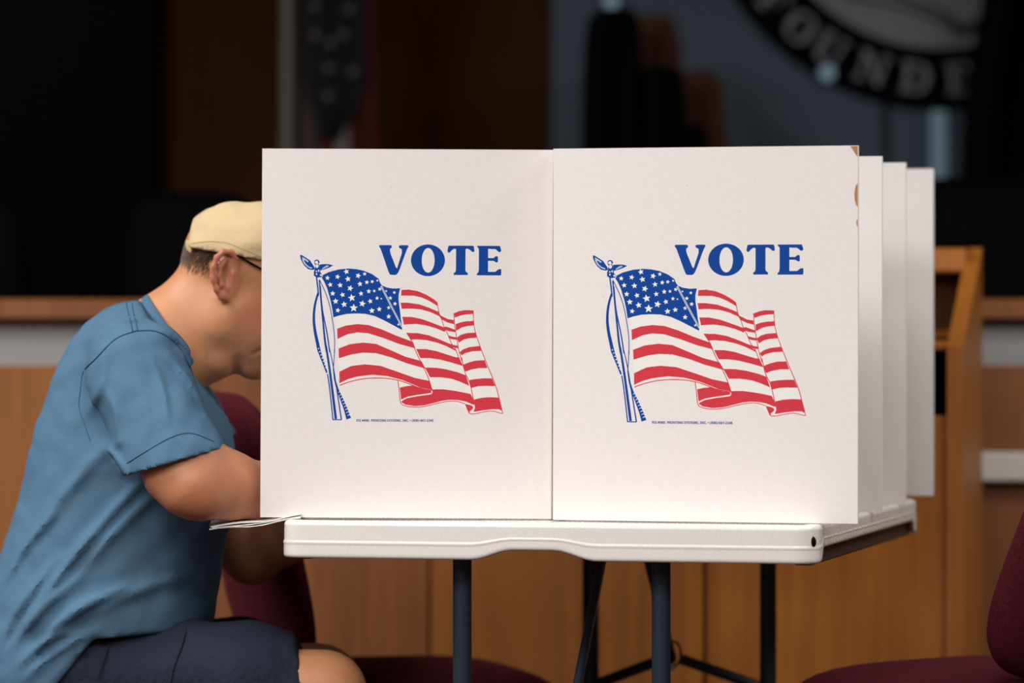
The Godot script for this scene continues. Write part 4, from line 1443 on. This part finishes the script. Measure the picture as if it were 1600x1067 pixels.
	for i in 4200:
		var an := rng.randf_range(-1.12, 1.12)      # 0 = straight back
		var drop := rng.randf() * sqrt(rng.randf()) * 0.042 - 0.006
		if absf(an) > 0.95: drop = rng.randf() * 0.012 - 0.006
		var out := (-bf * cos(an) + Vector3.BACK * sin(an)).normalized()
		var start := hc - axis * (drop + 0.004) + out * 0.16
		var p := meet(start, -out, head_bones, 0.02)
		var tang := (-axis * 0.8 - bf * 0.75 * signf(cos(an)) * (1.0 if absf(an) > 0.5 else 0.2) + Vector3(rng.randf_range(-0.3, 0.3), rng.randf_range(-0.3, 0.3), rng.randf_range(-0.3, 0.3))).normalized()
		tang = (tang - out * tang.dot(out)).normalized()
		var e := p + tang * rng.randf_range(0.005, 0.011) + out * 0.0010
		var w := out.cross(tang).normalized() * 0.0003
		var b0 := p - out * 0.001
		tri(hs, b0 - w, b0 + w, e)
		tri(hs, b0 + w, b0 + out * 0.0008, e)
		tri(hs, b0 + out * 0.0008, b0 - w, e)
	var hair := obj("hair", done(hs), M.hair, man)
	hair.set_meta("label", "short grey-brown hair under the cap")
	# ---- glasses
	var gl := obj("glasses", tube([P(455, 440, MID - 0.062), P(466, 440, MID - 0.058), P(470, 442, MID - 0.01), P(470, 442, MID + 0.01), P(466, 440, MID + 0.058), P(455, 440, MID + 0.062)], 0.0016, 6), M.black, man)
	for s in [-1, 1]:
		obj("temple", tube(smooth_line([P(362, 402, MID + s * 0.079), P(372, 400, MID + s * 0.082), P(395, 413, MID + s * 0.082), P(420, 426, MID + s * 0.078), P(458, 440, MID + s * 0.064)], 5), 0.0018, 6), M.black, gl)
		var rg := []
		for k in 24: rg.append(P(468, 455, MID + s * 0.033) + Vector3(0.0, sin(TAU * k / 24) * 0.016, cos(TAU * k / 24) * 0.024))
		obj("lens_rim", tube(rg, 0.0013, 6, true), M.black, gl)
		var ey := SphereMesh.new()
		ey.radius = 0.0105; ey.height = 0.021
		var eye := obj("eye", ey, mat(Color8(235, 230, 225), 0.2), man, P(455, 450, MID + s * 0.032))
		var ir := SphereMesh.new()
		ir.radius = 0.005; ir.height = 0.010
		obj("iris", ir, mat(Color8(60, 70, 80), 0.2), eye, Vector3(0.0062, -0.003, 0))

func papers() -> void:
	# thin folder lying half over the left edge of the table, under the man's elbow
	var t := thing("paper_folder", "thin paper folder sticking out over the table edge under the man's elbow", "paper")
	for lay in 3:
		var st := st_new()
		st.set_smooth_group(0)
		var cols := 12
		var x0: float = [327.0, 332.0, 329.0][lay]
		for face in 2:
			for i in cols:
				var q := []
				for c in [[0, 0], [1, 0], [1, 1], [0, 1]]:
					var u := float(i + c[0]) / cols
					var d: float = 6.15 + 0.26 * c[1]
					var px := lerpf(x0, 470.0, u)
					var p := P(px, 800, d)
					var yy := TABLE_H + 0.0035 + lay * 0.0022 - 0.015 * pow(1.0 - u, 1.5) - 0.004 * sin(u * PI) + 0.0012 * (1 - lay) * sin(u * 9.0 + lay)
					q.append(Vector3(p.x, yy - 0.0014 * face, p.z))
				if face == 1: q.reverse()
				quad(st, q[0], q[1], q[2], q[3])
				if face == 0:
					var dn := Vector3(0, -0.0014, 0)
					quad(st, q[1], q[0], q[0] + dn, q[1] + dn)
					quad(st, q[3], q[2], q[2] + dn, q[3] + dn)
		obj("sheet", done(st), M.paper, t)
	var b := thing("ballot", "white paper ballot lying on the table inside the left screen", "paper", Vector3(-0.05, TABLE_H + 0.0022, CAMZ - 6.40), deg_to_rad(10))
	obj("sheet", box(Vector3(0.2, 0.0008, 0.28), Transform3D(), 0.0002), M.paper, b)
	var tip := P(620, 0, 6.39)
	var pen := thing("pen", "black ballpoint pen held in the man's right hand", "pen")
	obj("barrel", tube([Vector3(tip.x, TABLE_H + 0.012, tip.z), Vector3(tip.x - 0.035, TABLE_H + 0.12, tip.z + 0.035)], 0.004, 10), M.black, pen)
	obj("tip", tube([Vector3(tip.x + 0.003, TABLE_H + 0.004, tip.z - 0.003), Vector3(tip.x, TABLE_H + 0.012, tip.z)], [0.0008, 0.0035], 10), M.chrome, pen)
